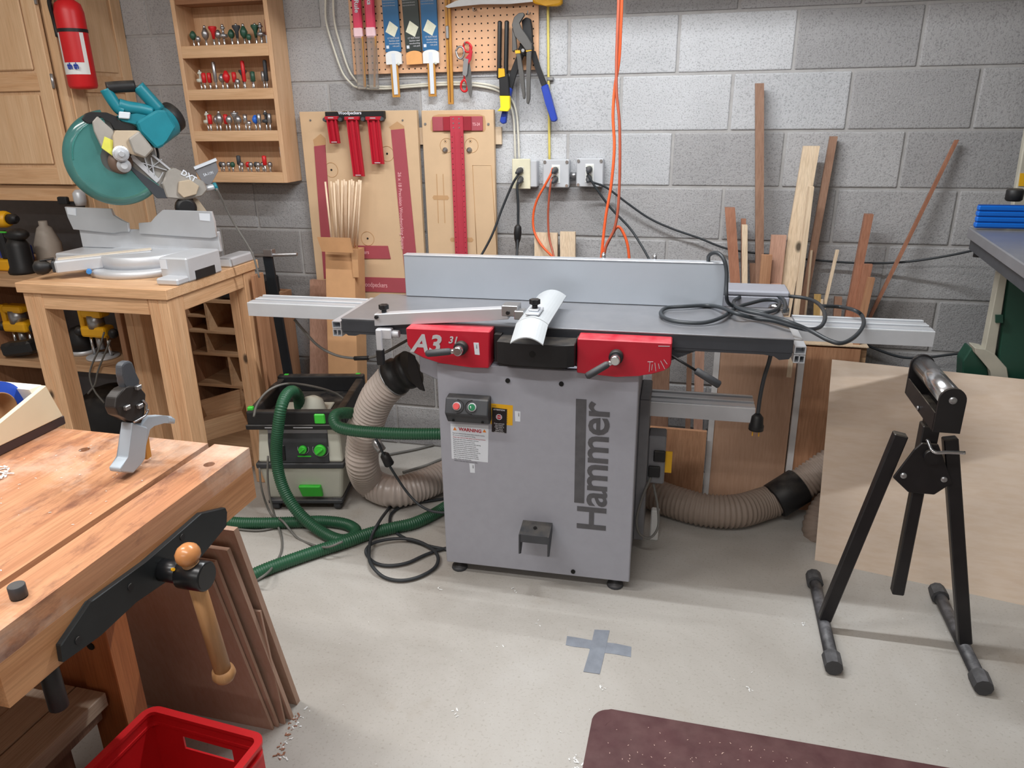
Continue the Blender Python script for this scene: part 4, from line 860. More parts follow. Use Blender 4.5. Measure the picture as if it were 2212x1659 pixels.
# ---------------------------------------------------------------- dust extractor
V = thing('dust_extractor', 'pale grey and black dust extractor with green knobs standing left of the machine', 'vacuum', (-1.12, -.745, 0), .22, local=True)
def frustum(a, b, bev=.01):
    (x0, x1, y0, y1, z0), (X0, X1, Y0, Y1, z1) = a, b; mb = MB()
    v, f = mb._add([(x0,y0,z0),(x1,y0,z0),(x1,y1,z0),(x0,y1,z0),(X0,Y0,z1),(X1,Y0,z1),(X1,Y1,z1),(X0,Y1,z1)], [(3,2,1,0),(4,5,6,7),(0,1,5,4),(1,2,6,5),(2,3,7,6),(3,0,4,7)])
    mb._bev(f, bev, 3); return mb
part(V, 'lower_tank', frustum((.052, .345, .03, .36, .045), (.032, .37, .0, .39, .205), .014), m_vacw)
part(V, 'band', frustum((.028, .374, -.006, .394, .198), (.026, .376, -.008, .396, .222), .006), m_dgrey)
up = part(V, 'upper_body', frustum((.034, .372, .002, .388, .22), (.048, .362, .02, .375, .372), .012), m_vacw)
part(V, 'control_panel', MB().prism([(-.004, .224), (.0, .222), (.03, .222), (.03, .345), (.012, .345), (.0, .31)], .085, .318, 'yz', .003), m_dgrey)
part(V, 'front_recess', MB().box((.085, .012, .335), (.318, .02, .372), .002), m_greyp)
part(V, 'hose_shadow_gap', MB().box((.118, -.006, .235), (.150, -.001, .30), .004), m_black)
for (u, z, r, l) in ((.222, .284, .016, 'small green dial'), (.290, .281, .023, 'large green dial')):
    k = part(V, 'knob', MB().lathe([(r, 0), (r, .012), (r*.9, .016)], (u, -.004, z), (0, -1, 0), 20), m_grn, l)
    part(k, 'knob_ridge', MB().beam((u-r*.6, -.024, z-r*.5), (u+r*.6, -.024, z+r*.5), r*.35, .012, (0, 1, 0), .002), m_grn)
    part(V, 'dial_scale', MB().torus((u, -.0035, z), (0, -1, 0), r*1.35, .0008, 20, 4, -.4, PI+.4), m_lgrey)
for x, w in ((.205, .05), (.213, .03)): pass
part(V, 'print', MB().box((.197, -.0052, .250), (.250, -.0042, .255)), m_grn)
part(V, 'bumper', frustum((.05, .35, .01, .38, .035), (.05, .35, .01, .38, .05), .004), m_dgrey)
part(V, 'latch', frustum((.19, .272, .012, .03, .065), (.182, .27, -.004, .02, .118), .004), m_grn, 'green front latch')
for u, v, r in ((.075, .04, .026), (.325, .04, .026)):
    w = part(V, 'caster', MB().cyl((u-.014, v, r), (u+.014, v, r), r, n=16, chamfer=.004), m_dgrey); part(w, 'caster_fork', MB().box((u-.022, v-.015, .02), (u+.022, v+.02, .052), .006), m_black)
for u in (.03, .372): part(V, 'wheel', MB().cyl((u-.016, .31, .055), (u+.016, .31, .055), .055, n=22, chamfer=.006), m_black)
# hose garage: open black frame on top
rim = MB(); z0, z1 = .372, .445
for a, b in (((.022, -.016, z0), (.392, .016, z1)), ((.022, .36, z0+.01), (.392, .395, z1+.01)), ((.022, .016, z0), (.055, .36, z1)), ((.36, .016, z0), (.392, .36, z1))): rim.box(a, b, .006, 2)
rim.box((.05, .01, .372), (.365, .365, .385))
gar = part(V, 'hose_garage', rim, m_black)
part(gar, 'front_lip', MB().box((.016, -.022, .372), (.398, -.012, .392), .003), m_black)
for u in (.09, .20): part(gar, 'front_print', MB().box((u, -.0232, .380), (u+.075, -.0222, .383)), m_lgrey)
part(gar, 'clip', MB().box((.283, -.021, .395), (.325, -.012, .436), .004), m_grn, 'large green front clip')
for u, v in ((.022, .0), (.045, .372), (.352, .38)): part(gar, 'clip', MB().box((u, v, .440), (u+.022, v+.02, .456), .003), m_grn, 'small green corner clip')
part(V, 'inlet_cone', MB().lathe([(.07, .0), (.055, .02), (.035, .06), (.012, .07)], (.235, .12, .385), (.15, .1, 1), 20), m_vacw)
part(V, 'inlet_plate', MB().box((.10, .05, .384), (.30, .22, .392), .003), m_vacw)
m_hose = pm('green_hose_rubber', (34, 84, 58), .42, 0, .06)
m_hoseg = pm('pale_translucent_hose', (196, 184, 176), .3, 0, .05, 5, 0, 10, .6)
m_hosed = pm('dusty_hose', (146, 130, 118), .6, 0, .08)
G1 = thing('green_hose', 'ribbed green suction hose draped over the front of the dust extractor', 'hose', (-.9, -.85, 0), 0, 'green ribbed hoses')
part(G1, 'hose', MB().hose([(-0.956,-0.6,0.414),(-0.946,-0.62,0.469),(-0.939,-0.66,0.506),(-0.931,-0.72,0.516),(-0.923,-0.78,0.488),(-0.938,-0.8,0.401),(-0.957,-0.8,0.304),(-0.95,-0.81,0.213),(-0.913,-0.83,0.139),(-0.846,-0.85,0.073),(-0.752,-0.872,0.03),(-0.677,-0.891,0.024),(-0.64,-0.863,0.024),(-0.652,-0.815,0.024),(-0.711,-0.784,0.024),(-0.799,-0.783,0.024),(-0.901,-0.813,0.024),(-1.038,-0.852,0.024),(-1.148,-0.87,0.024),(-1.204,-0.854,0.024)], .0225, .0085, .12, 12), m_hose)
G2 = thing('green_hose', 'ribbed green suction hose lying on the floor from the machine towards the workbench', 'hose', (-.7, -.95, 0), 0, 'green ribbed hoses')
part(G2, 'hose', MB().hose([(-0.33,-0.425,0.024),(-0.383,-0.594,0.024),(-0.446,-0.71,0.024),(-0.517,-0.768,0.024),(-0.587,-0.824,0.024),(-0.647,-0.897,0.024),(-0.707,-0.961,0.024),(-0.775,-1.038,0.024),(-0.838,-1.116,0.024),(-0.883,-1.188,0.024),(-0.936,-1.267,0.024),(-0.972,-1.339,0.024)], .0235, .0085, .12, 12), m_hose)
G3 = thing('green_hose', 'ribbed green suction hose crossing in the air in front of the thick grey hose', 'hose', (-.45, -.86, .45), 0, 'green ribbed hoses')
part(G3, 'hose', MB().hose([(-0.674,-0.66,0.431),(-0.679,-0.74,0.471),(-0.69,-0.8,0.487),(-0.679,-0.84,0.482),(-0.653,-0.86,0.468),(-0.59,-0.87,0.464),(-0.494,-0.87,0.465),(-0.395,-0.86,0.466),(-0.284,-0.84,0.468),(-0.18,-0.8,0.461)], .0215, .0085, .12, 12), m_hose)
TM_ = None
GH = thing('dust_hose', 'thick pale corrugated dust hose arching up to the black port of the machine', 'hose', (-.6, -.7, 0))
part(GH, 'hose', MB().hose([(-0.484,-0.735,0.621),(-0.513,-0.73,0.589),(-0.561,-0.72,0.535),(-0.611,-0.7,0.445),(-0.652,-0.68,0.338),(-0.677,-0.66,0.228),(-0.704,-0.552,0.085),(-0.594,-0.576,0.068),(-0.51,-0.508,0.068),(-0.438,-0.4,0.068),(-0.34,-0.252,0.068),(-0.219,-0.154,0.068)], .064, .0165, .11, 22), m_hoseg)
part(GH, 'hose_clamp', MB().torus([(-0.488,-0.735,0.617)][0], (1, 0, .75), .067, .004, 28, 6), m_steel, 'steel band clamp')
GH2 = thing('dust_hose', 'thick dusty brown grey dust hose sagging along the floor right of the machine', 'hose', (.6, -.4, 0))
part(GH2, 'hose', MB().hose([(0.282,-0.245,0.067),(0.405,-0.349,0.067),(0.498,-0.405,0.067),(0.621,-0.447,0.067),(0.741,-0.431,0.067),(0.846,-0.349,0.067),(0.914,-0.32,0.092),(0.997,-0.28,0.145),(1.094,-0.24,0.216),(1.177,-0.2,0.255)], .064, .0165, .10, 22), m_hosed)
c = [(0.877,-0.3,0.05),(0.966,-0.3,0.132)]
part(GH2, 'coupling', MB().cyl([(0.884,-0.34,0.077)][0], [(0.977,-0.29,0.132)][0], .071, n=24, chamfer=.004), m_black)
solo('dust_hose', 'grey corrugated hose dropping in a curve at the left edge of the pale plywood sheet', 'hose', MB().hose([(1.156,-0.3,0.174),(1.093,-0.34,0.109),(1.053,-0.38,0.062),(1.039,-0.42,0.012),(1.068,-0.45,-0.039),(1.127,-0.44,-0.077),(1.225,-0.4,-0.098)], .055, .0165, .07, 20), m_hosed)
# cords around the extractor
def fl(name, lab, pts, r, m, cat='cord', group=None):
    return solo(name, lab, cat, MB().tube(pts, r, 7), m, group)
fl('grey_cord', 'thin grey cord hanging from the left of the extractor panel to the green floor hose', [(-1.011,-0.775,0.277),(-1.015,-0.79,0.195),(-1.011,-0.8,0.111),(-0.989,-0.815,0.03),(-0.919,-0.897,0.006),(-0.869,-0.982,0.006),(-0.849,-1.054,0.006),(-0.803,-1.167,0.05),(-0.807,-1.217,0.055),(-0.866,-1.191,0.006)], .0042, m_cordg)
fl('grey_cord', 'thin grey cord curling over the floor under the green hose loop', [(-1.081,-0.74,0.203),(-1.07,-0.76,0.113),(-1.047,-0.757,0.01),(-0.933,-0.855,0.05),(-0.864,-0.884,0.006),(-0.789,-0.916,0.006),(-0.682,-0.985,0.05),(-0.626,-0.967,0.07)], .0042, m_cordg)
fl('floor_cable', 'dark cord running left along the floor behind the green hose', [(-1.161,-0.885,0.007),(-1.026,-0.875,0.007),(-0.946,-0.808,0.007),(-0.9,-0.748,0.007),(-0.831,-0.725,0.007),(-0.745,-0.738,0.007),(-0.687,-0.777,0.007)], .0045, m_cordg)
fl('rim_cord', 'black cord arched over the top of the dust extractor', [(-1.045,-0.78,0.439),(-1.035,-0.765,0.481),(-1.005,-0.74,0.525),(-0.968,-0.7,0.543),(-0.948,-0.62,0.521),(-0.884,-0.56,0.487),(-0.839,-0.5,0.44),(-0.783,-0.48,0.381)], .0045, m_cordg)
fl('coiled_cord', 'black cord coiled on the floor left of the machine cabinet', [(-0.228,-0.81,0.01),(-0.289,-0.84,0.01),(-0.341,-0.892,0.01),(-0.387,-0.956,0.01),(-0.444,-0.987,0.01),(-0.499,-0.982,0.01),(-0.546,-0.945,0.01),(-0.558,-0.921,0.022),(-0.547,-0.874,0.02),(-0.49,-0.835,0.02),(-0.42,-0.825,0.02),(-0.346,-0.853,0.02),(-0.293,-0.903,0.02),(-0.282,-0.959,0.01),(-0.317,-1.026,0.01),(-0.371,-1.06,0.01),(-0.433,-1.055,0.01),(-0.488,-1.024,0.022),(-0.531,-0.961,0.022),(-0.568,-0.856,0.03),(-0.562,-0.788,0.06),(-0.604,-0.6,0.01),(-0.612,-0.543,0.01),(-0.613,-0.439,0.02),(-0.517,-0.239,0.02)], .0062, m_cord)
fl('coiled_cord', 'second black floor cord passing under the green hose beside the cabinet', [(-0.234,-0.846,0.008),(-0.289,-0.84,0.008),(-0.345,-0.834,0.008),(-0.415,-0.818,0.008),(-0.469,-0.797,0.008),(-0.522,-0.759,0.008),(-0.563,-0.698,0.008),(-0.577,-0.628,0.008),(-0.543,-0.563,0.008),(-0.462,-0.513,0.008),(-0.346,-0.439,0.008)], .0058, m_cord)
cd = thing('connector_cord', 'black cord with silver and black inline connector in front of the thick grey hose', 'cord', (-.45, -.7, .1))
part(cd, 'cord', MB().tube([(-0.563,-0.76,0.386),(-0.543,-0.77,0.356),(-0.518,-0.77,0.298),(-0.489,-0.77,0.245),(-0.45,-0.77,0.184),(-0.403,-0.78,0.145),(-0.342,-0.8,0.135),(-0.27,-0.8,0.138)], .0048, 8), m_cord)
a = [(-0.58,-0.74,0.372),(-0.538,-0.76,0.333),(-0.51,-0.76,0.272)]
part(cd, 'connector', MB().lathe([(.008, 0), (.017, .01), (.019, .05), (.014, .055)], a[1], Vector(a[2])-Vector(a[1]), 14), m_black); part(cd, 'connector', MB().lathe([(.009, 0), (.018, .01), (.018, .05)], a[0], Vector(a[1])-Vector(a[0]), 14), m_steel, 'silver taped half of the connector')
fl('grey_cord', 'grey cord lying on the far floor behind the arc of the thick hose', [(-0.822,-0.16,0.01),(-0.766,-0.117,0.01),(-0.696,-0.06,0.01),(-0.593,0.043,0.01),(-0.517,0.098,0.01)], .0055, m_cordg)
fl('grey_cord', 'dark grey cord rising to the cabinet just above the lying hose', [(-0.669,-0.3,0.01),(-0.593,-0.212,0.01),(-0.535,-0.126,0.01),(-0.459,-0.084,0.01)], .0055, m_cordg)
T = thing('drooping_cord', 'grey cord drooping from the left extension table with a black sleeve', 'cord', (-.7, -.6, .6))
P_ = [(-0.935,-0.6,0.775),(-0.903,-0.6,0.736),(-0.851,-0.6,0.679),(-0.787,-0.6,0.646),(-0.721,-0.6,0.636),(-0.645,-0.6,0.641),(-0.577,-0.6,0.665),(-0.482,-0.6,0.72),(-0.407,-0.6,0.759)]
part(T, 'cord', MB().tube(P_, .0052, 8), m_cordg); part(T, 'sleeve', MB().cyl([(-0.702,-0.6,0.635)][0], [(-0.641,-0.6,0.641)][0], .0085, n=12, chamfer=.002), m_black)

# ---------------------------------------------------------------- workbench in the foreground left
B = thing('workbench', 'heavy wooden workbench with worn stained top and front vise, lower left foreground', 'workbench', (-.8, -2.6, 0))
Z1 = .88; XR = -.3095; YF = -1.8605
def holed(x0, x1, y0, y1, z0, z1, holes, r):
    """slab with round through holes, from a filled flat curve"""
    cu = bpy.data.curves.new('c', 'CURVE'); cu.dimensions = '2D'; cu.fill_mode = 'BOTH'; cu.extrude = (z1-z0)/2
    loops = [[(x0, y0), (x1, y0), (x1, y1), (x0, y1)]]+[[(hx+r*math.cos(2*PI*k/20), hy+r*math.sin(2*PI*k/20)) for k in range(20)] for hx, hy in holes]
    for L_ in loops:
        sp_ = cu.splines.new('POLY'); sp_.points.add(len(L_)-1); sp_.use_cyclic_u = True
        for p_, q_ in zip(sp_.points, L_): p_.co = (q_[0], q_[1], 0, 1)
    co = bpy.data.objects.new('c', cu); COL.objects.link(co)
    me = bpy.data.meshes.new_from_object(co.evaluated_get(bpy.context.evaluated_depsgraph_get()))
    bpy.data.objects.remove(co, do_unlink=True); bpy.data.curves.remove(cu); me.materials.clear()
    me.transform(Matrix.Translation((0, 0, (z0+z1)/2))); return me
h1 = [(-0.631,-1.941,0.88),(-0.488,-1.94,0.88)]; h2 = [(-0.342,-1.945,0.88),(-0.346,-2.37,0.88)]
def mk(x0, x1, holes, z0=.80): return holed(x0, x1, -3.6, YF, z0, Z1, holes, .0105)
part(B, 'top_slab', mk(-1.15, -.404, [(h1[0][0], h1[0][1]), (h1[1][0], h1[1][1])], .80), w_bench)
part(B, 'front_plank', mk(-.389, XR, [(h2[0][0], h2[0][1]), (h2[1][0], h2[1][1]), (-.35, -2.62), (-.35, -2.9)], .838), w_bench)
part(B, 'front_edge_board', MB().box((-.3875, -2.452, .768), (XR, YF, .8378), .0004), w_benchf)
part(B, 'slot_bottom', MB().box((-.404, -3.6, .80), (-.389, YF-.003, .853)), w_benchf)
part(B, 'plank_underside', MB().box((-1.15, -3.6, .772), (-.389, YF-.002, .7998)), w_benchf)
part(B, 'front_edge_board', MB().box((-.3875, -3.6, .80), (-.3165, -2.4525, .8378), .0004), w_benchf)
for (x, y) in ((-.59, -2.032), (-.59, -3.3), (-1.05, -2.032), (-1.05, -3.3)):
    part(B, 'leg', MB().box((x-.085, y, 0), (x, y+.062, .772), .002), w_bleg)
part(B, 'bolt_hole', MB().cyl((-.635, -2.0318, .47), (-.635, -2.034, .47), .009, n=12), m_dark)
part(B, 'stretcher', MB().box((-1.05, -2.02, .33), (-.675, -1.985, .45), .002), w_bleg)
part(B, 'stretcher', MB().box((-.64, -3.3, .06), (-.60, -2.032, .15), .002), w_bleg)
part(B, 'stretcher', MB().box((-1.12, -3.3, .06), (-1.08, -2.032, .15), .002), w_bleg)
# vise
vj = MB().prism([(-1.974,0.808),(-1.971,0.797),(-1.98,0.771),(-2.062,0.754),(-2.103,0.759),(-2.224,0.776),(-2.301,0.769),(-2.371,0.777),(-2.368,0.805),(-2.304,0.831),(-2.301,0.833),(-2.19,0.826),(-2.042,0.834)], -.3085, -.298, 'yz', .0015)
vp = part(B, 'vise_plate', vj, pm('black_steel_plate', (34, 38, 40), .45, .2, .2, 12, .02, 300))
for c in [(-0.297,-2.099,0.819),(-0.297,-2.229,0.807),(-0.297,-2.34,0.792)]: part(vp, 'bolt_head', MB().cyl((-.299, c[1], c[2]), (-.2965, c[1], c[2]), .006, n=10), m_black)
C_ = [(-0.29,-2.157,0.791)][0]
part(B, 'vise_screw', MB().cyl((-.30, C_[1], C_[2]), (-.262, C_[1], C_[2]), .019, n=20, chamfer=.002), m_blackg)
hb = part(B, 'vise_hub', MB().cyl((-.262, C_[1], C_[2]), (-.212, C_[1], C_[2]), .0255, n=24, chamfer=.003), m_blackg)
a = [(-.238, C_[1], C_[2]), [(-0.238,-2.129,0.557)][0]]
w_han = wood('varnished_handle', (186, 142, 98), (166, 120, 78), 'z', .5, .28)
p, q = Vector(a[0]), Vector(a[1]); d = (q-p).normalized(); p = p-d*.030
hd = part(B, 'vise_handle', MB().cyl(p-d*.0, q, .0138, .0150, 18), w_han); part(hd, 'end_knob', MB().lathe([(.012, -.02), (.019, -.016), (.021, -.004), (.016, .006), (.006, .009)], q, d, 18), w_han)
part(hd, 'end_knob', MB().sphere(p-d*.012, .0195, (1, 1.15, 1.0)), pm('orange_varnish', (200, 136, 84), .25), 'round orange brown top knob')
part(hb, 'set_screw', MB().cyl((-.262, C_[1]-.018, C_[2]+.018), (-.258, C_[1]-.020, C_[2]+.02), .003, n=8), m_yelp)
c = h2[1]
solo('bench_dog', 'round dark metal peg standing in a hole near the front edge of the workbench', 'peg', MB().lathe([(.0098, -.02), (.0098, .001), (.0112, .002), (.0112, .0195), (.0104, .0205)], (c[0], c[1], .88), n=20), m_dgrey)
solo('round_dog', 'dark round steel bar pointing down below the workbench front', 'bar', MB().cyl([(-0.4,-2.316,0.623)][0], ([(-0.4,-2.316,0.623)][0][0], [(-0.4,-2.316,0.623)][0][1], .7716), .0145, n=18, chamfer=.002), m_black)
# grey hold-down clamp
HC = thing('hold_down_clamp', 'light grey bench clamp with black ratchet head and lever standing on the workbench', 'clamp', (-.47, -2.0, .88))
m_cl = pm('pale_blue_grey_casting', (164, 174, 184), .5, .1, .04)
m_clb = pm('black_clamp_head', (46, 42, 40), .5, .2, .2)
part(HC, 'body', MB().prism([(-1.997,0.979),(-1.962,0.954),(-1.983,0.899),(-1.995,0.893),(-2.019,0.886),(-2.047,0.902),(-2.047,0.91),(-2.022,0.919)], -.474, -.449, 'yz', .0025, 2), m_cl)
part(HC, 'arm', MB().prism([(-1.977,0.963),(-1.952,0.973),(-1.914,0.959),(-1.891,0.948),(-1.882,0.938),(-1.886,0.929),(-1.915,0.943),(-1.942,0.951),(-1.956,0.949),(-1.989,0.892),(-1.998,0.895),(-1.991,0.912)], -.470, -.452, 'yz', .0025, 2), m_cl)
part(HC, 'hook_end', MB().prism([(-1.9,0.952),(-1.889,0.943),(-1.89,0.933),(-1.904,0.939)], -.4745, -.449, 'yz', .003, 2), m_cl, 'rounded end of the grey arm')
th_ = [(-0.445,-1.974,0.958),(-0.445,-1.968,0.951),(-0.445,-1.978,0.912),(-0.445,-1.988,0.907)]
part(HC, 'wooden_wedge', MB().prism([(-1.95,0.943),(-1.953,0.913),(-1.954,0.889),(-1.967,0.888),(-1.964,0.918)], -.475, -.461, 'yz'), m_scale)
head = part(HC, 'ratchet_head', MB().prism([(-1.995,1.045),(-1.983,1.046),(-1.961,1.037),(-1.949,1.017),(-1.962,0.98),(-1.975,0.967),(-1.988,0.973),(-2.003,0.989),(-2.024,1.004),(-2.028,1.02),(-2.02,1.037),(-2.006,1.044)], -.474, -.450, 'yz', .003, 2), m_clb)
part(HC, 'lever', MB().prism([(-1.989,1.086),(-1.982,1.09),(-1.971,1.09),(-1.962,1.085),(-1.958,1.066),(-1.959,1.046),(-1.954,1.026),(-1.991,1.04),(-1.991,1.054),(-1.993,1.068)], -.470, -.454, 'yz', .004, 2), pm('dark_blue_grey_lever', (74, 78, 84), .5, .1, .12))
for P_ in ([(-0.449,-1.969,1.038)], [(-0.449,-1.974,1.003)], [(-0.449,-2.005,1.012)]): part(head, 'rivet_head', MB().box((-.450, P_[0][1]-.006, P_[0][2]-.004), (-.443, P_[0][1]+.006, P_[0][2]+.004), .001), m_steel)
part(head, 'spring_clip', MB().tube([(-0.447,-1.964,1.01),(-0.447,-1.957,0.999),(-0.447,-1.96,0.989),(-0.447,-1.956,0.987),(-0.447,-1.965,0.98),(-0.447,-1.982,0.979),(-0.447,-1.995,0.979)], .0022, 6), m_steel)
# cream tape dispenser
TD = thing('tape_dispenser', 'cream box shaped dispenser holding a blue tape roll on the workbench', 'dispenser', (-.83, -1.93, .88))
m_crm = pm('cream_paint', (224, 208, 178), .5, 0, .03); m_crw = pm('cream_white_paint', (240, 238, 226), .5, 0, .02)
part(TD, 'base', MB().box((-.905, -2.35, .8802), (-.772, -1.838, .9), .002), pm('dark_brown_base', (62, 44, 42), .6))
pr = [(-2.179,0.923),(-1.867,0.98),(-1.839,0.887)]
(y0, zA), (y1, zB), (y2, zC) = pr
y0, zA = -2.25, zB-(zB-.905)*((y1+2.25)/(y1+2.03))
poly = [(-2.34, .9003), (y2-.004, .9003), (y1, zB), (-2.005, .937), (-2.34, .910)]
part(TD, 'side_wall', MB().prism(poly, -.782, -.770, 'yz', .0015), m_crm)
part(TD, 'side_wall', MB().prism(poly, -.905, -.893, 'yz', .0015), m_crw, 'far white wall of the dispenser')
part(TD, 'end_wall', MB().prism([(y2-.03, .9003), (y2-.004, .9003), (y1, zB), (y1-.03, zB)], -.893, -.782, 'yz'), m_crw, 'white back wall')
tp = MB(); tp.lathe([(.062, -.024), (.062, .024)], (-.838, -1.945, .947), (1, 0, 0), 40, caps=False); tp.lathe([(.040, -.024), (.062, -.024)], (-.838, -1.945, .947), (1, 0, 0), 40, caps=False); tp.lathe([(.062, .024), (.040, .024)], (-.838, -1.945, .947), (1, 0, 0), 40, caps=False)
TR = thing('tape_roll', 'roll of bright blue masking tape inside the cream dispenser', 'tape', (-.838, -1.945, .885))
part(TR, 'tape', tp, pm('blue_masking_tape', (34, 84, 206), .6)); part(TR, 'core', MB().lathe([(.038, -.025), (.0402, -.025), (.0402, .025), (.038, .025), (.038, -.025)], (-.838, -1.945, .947), (1, 0, 0), 40, caps=False), m_cardd)
# shavings
mb = MB(); R_ = random.Random(4)
def chip(mb, c, s, R_=R_):
    a = R_.uniform(0, 6.28); d = Vector((math.cos(a), math.sin(a), 0)); n_ = Vector((-d.y, d.x, 0)); L_ = s*R_.uniform(.5, 1.6); w = s*.22; pts = []
    for k in range(4):
        t = k/3-.5; h = .0006+(.25*s*(1-abs(2*t)) if R_.random() < .4 else .0004); pts.append(Vector(c)+d*L_*t+Vector((0, 0, h)))
    mb.quadstrip([p-n_*w for p in pts], [p+n_*w for p in pts])
for c in [(-0.704,-2.057,0.881),(-0.689,-2.077,0.881)]: 
    for k in range(16): chip(mb, (c[0]+R_.uniform(-.02, .01), c[1]+R_.uniform(-.012, .012), .8805+R_.uniform(0, .004)), .008)
solo('wood_shavings', 'small pile of pale curled shavings on the workbench beside the dispenser', 'shavings', mb, m_white, None, 'stuff')
mb = MB()
for k in range(60): chip(mb, (R_.uniform(-.72, -.42), R_.uniform(-2.35, -1.9), .8805), .003)
solo('sawdust_flecks', 'fine pale sawdust flecks scattered over the workbench top', 'sawdust', mb, m_white, None, 'stuff')
# sheets leaning on the end of the bench
SHT = [([(-0.434,-1.645,0)], -1.826, .655, .016, -.404, 'thickest brown sheet, farthest back in the stack leaning on the workbench end'), ([(-0.422,-1.696,0)], -1.838, .61, .012, -.42, 'second brown sheet from the back in the stack leaning on the workbench end'),
       ([(-0.431,-1.714,0)], -1.80, .40, .006, -.412, 'short thin sheet slipped between taller ones at the workbench end'), ([(-0.443,-1.727,0)], -1.850, .585, .008, -.447, 'tall brown sheet just behind the front one at the workbench end'), ([(-0.452,-1.739,0)], -1.860, .575, .008, -.462, 'front brown sheet with the widest face leaning on the workbench end')]
for (b_, yt, zt, th, xt, lab) in SHT:
    xb, yb, _ = b_[0]; mb = MB(); w = .62; dy = th
    f = .62 if zt > .5 else .66
    yt2 = yb+(yt-yb)*(zt/.62 if zt < .5 else 1)
    v = [(xb-w, yb, 0), (xb, yb, 0), (xb, yb+dy, 0), (xb-w, yb+dy, 0), (xt-w, yt2, zt), (xt, yt2, zt), (xt, yt2+dy, zt), (xt-w, yt2+dy, zt)]
    mb._add(v, [(3,2,1,0),(4,5,6,7),(0,1,5,4),(1,2,6,5),(2,3,7,6),(3,0,4,7)])
    solo('leaning_sheet', lab, 'board', mb, w_end, 'sheets leaning on the end of the workbench')
# planks stored under the bench
for (x, z, w, h, lab) in ((-.655, .36, .075, .035, 'plank nearest the crate in the row stored under the workbench'), (-.738, .36, .085, .035, 'middle plank in the row stored under the workbench'), (-.835, .355, .10, .03, 'inner plank in the row stored under the workbench')):
    solo('stored_plank', lab, 'plank', MB().box((x-w/2, -3.2, z-h), (x+w/2, -2.04, z),  .002), wood('dull_grey_plank', (196, 176, 156), (178, 154, 134), 'y', .5), 'planks under the workbench')
US = thing('low_shelf', 'low board shelf with block feet under the workbench carrying the planks', 'shelf', (-.8, -2.6, 0))
part(US, 'board', MB().box((-.95, -3.25, .295), (-.63, -2.05, .3245), .002), w_brown)
for x in (-.93, -.70): part(US, 'foot', MB().box((x-.02, -3.2, 0), (x+.02, -2.1, .2945)), w_brown)
# red crate
CR = thing('red_crate', 'red plastic crate with hand holes on the floor under the workbench corner', 'crate', (-.405, -2.255, 0), -.06, local=True)
def wallp(T, name, x0, x1, z0, z1, hole, fix, t, axis):
    hx0, hx1, hz0, hz1 = hole; mb = MB()
    for (a, b, c, d) in ((x0, x1, z0, hz0), (x0, x1, hz1, z1), (x0, hx0, hz0, hz1), (hx1, x1, hz0, hz1)):
        if axis == 'x': mb.box((a, fix, c), (b, fix+t, d))
        else: mb.box((fix, a, c), (fix+t, b, d))
    bmesh.ops.remove_doubles(mb.bm, verts=mb.bm.verts, dist=1e-5)
    return part(T, name, mb, m_red)
W2 = .148; D2 = .235
wallp(CR, 'end_wall', -W2+.012, W2-.012, .012, .312, (-.062, .062, .235, .268), D2-.014, .004, 'x')
wallp(CR, 'end_wall', -W2+.012, W2-.012, .012, .312, (-.062, .062, .235, .268), -D2+.010, .004, 'x')
for x in (W2-.014, -W2+.010): wallp(CR, 'side_wall', -D2+.012, D2-.012, .012, .312, (-.04, .06, .235, .265), x, .004, 'y')
part(CR, 'base', MB().box((-W2+.016, -D2+.016, 0), (W2-.016, D2-.016, .012), .003), m_red)
for z0, z1, e in ((.312, .320, .0), (.284, .291, .003)):
    mb = MB(); n = 8; rr_ = .03; outer = []; inner = []
    for cx, cy, a0 in ((W2-rr_, D2-rr_, 0), (-W2+rr_, D2-rr_, PI/2), (-W2+rr_, -D2+rr_, PI), (W2-rr_, -D2+rr_, 1.5*PI)):
        for k in range(n+1):
            a = a0+PI/2*k/n; outer.append((cx+(rr_-e)*math.cos(a), cy+(rr_-e)*math.sin(a))); inner.append((cx+(rr_-.016)*math.cos(a), cy+(rr_-.016)*math.sin(a)))
    m = len(outer); vs = [(x, y, z0) for x, y in outer]+[(x, y, z1) for x, y in outer]+[(x, y, z0) for x, y in inner]+[(x, y, z1) for x, y in inner]; fs = []
    for k in range(m):
        j = (k+1) % m; fs += [(k, j, m+j, m+k), (2*m+j, 2*m+k, 3*m+k, 3*m+j), (m+k, m+j, 3*m+j, 3*m+k), (j, k, 2*m+k, 2*m+j)]
    mb._add(vs, fs); part(CR, 'rim', mb, m_red)
solo('offcut', 'short brown offcut lying in the bottom of the red crate', 'offcut', MB().beam((-.42, -2.25, .0225), (-.34, -2.08, .0225), .05, .02, (0, 0, 1), .001), w_brown)

# ---------------------------------------------------------------- counter, shelf and cubbies at the left back
K = thing('tool_counter', 'long wooden counter with open shelf below it, left edge of the photo', 'counter', (-2.6, -.35, 0))
part(K, 'top', MB().box((-3.3, -.57, .835), (-1.812, -.04, .870), .002), w_shelf)
part(K, 'lower_shelf', MB().box((-3.3, -.50, .447), (-1.842, -.06, .478), .002), w_shelf)
part(K, 'end_panel', MB().box((-1.841, -.50, 0), (-1.815, -.06, .834), .002), w_opl)
part(K, 'divider', MB().box((-2.66, -.50, 0), (-2.625, -.06, .834), .002), w_opl)
part(K, 'back_board', MB().box((-3.3, -.055, 0), (-1.842, -.04, .834)), m_greyp2, 'dark back board')
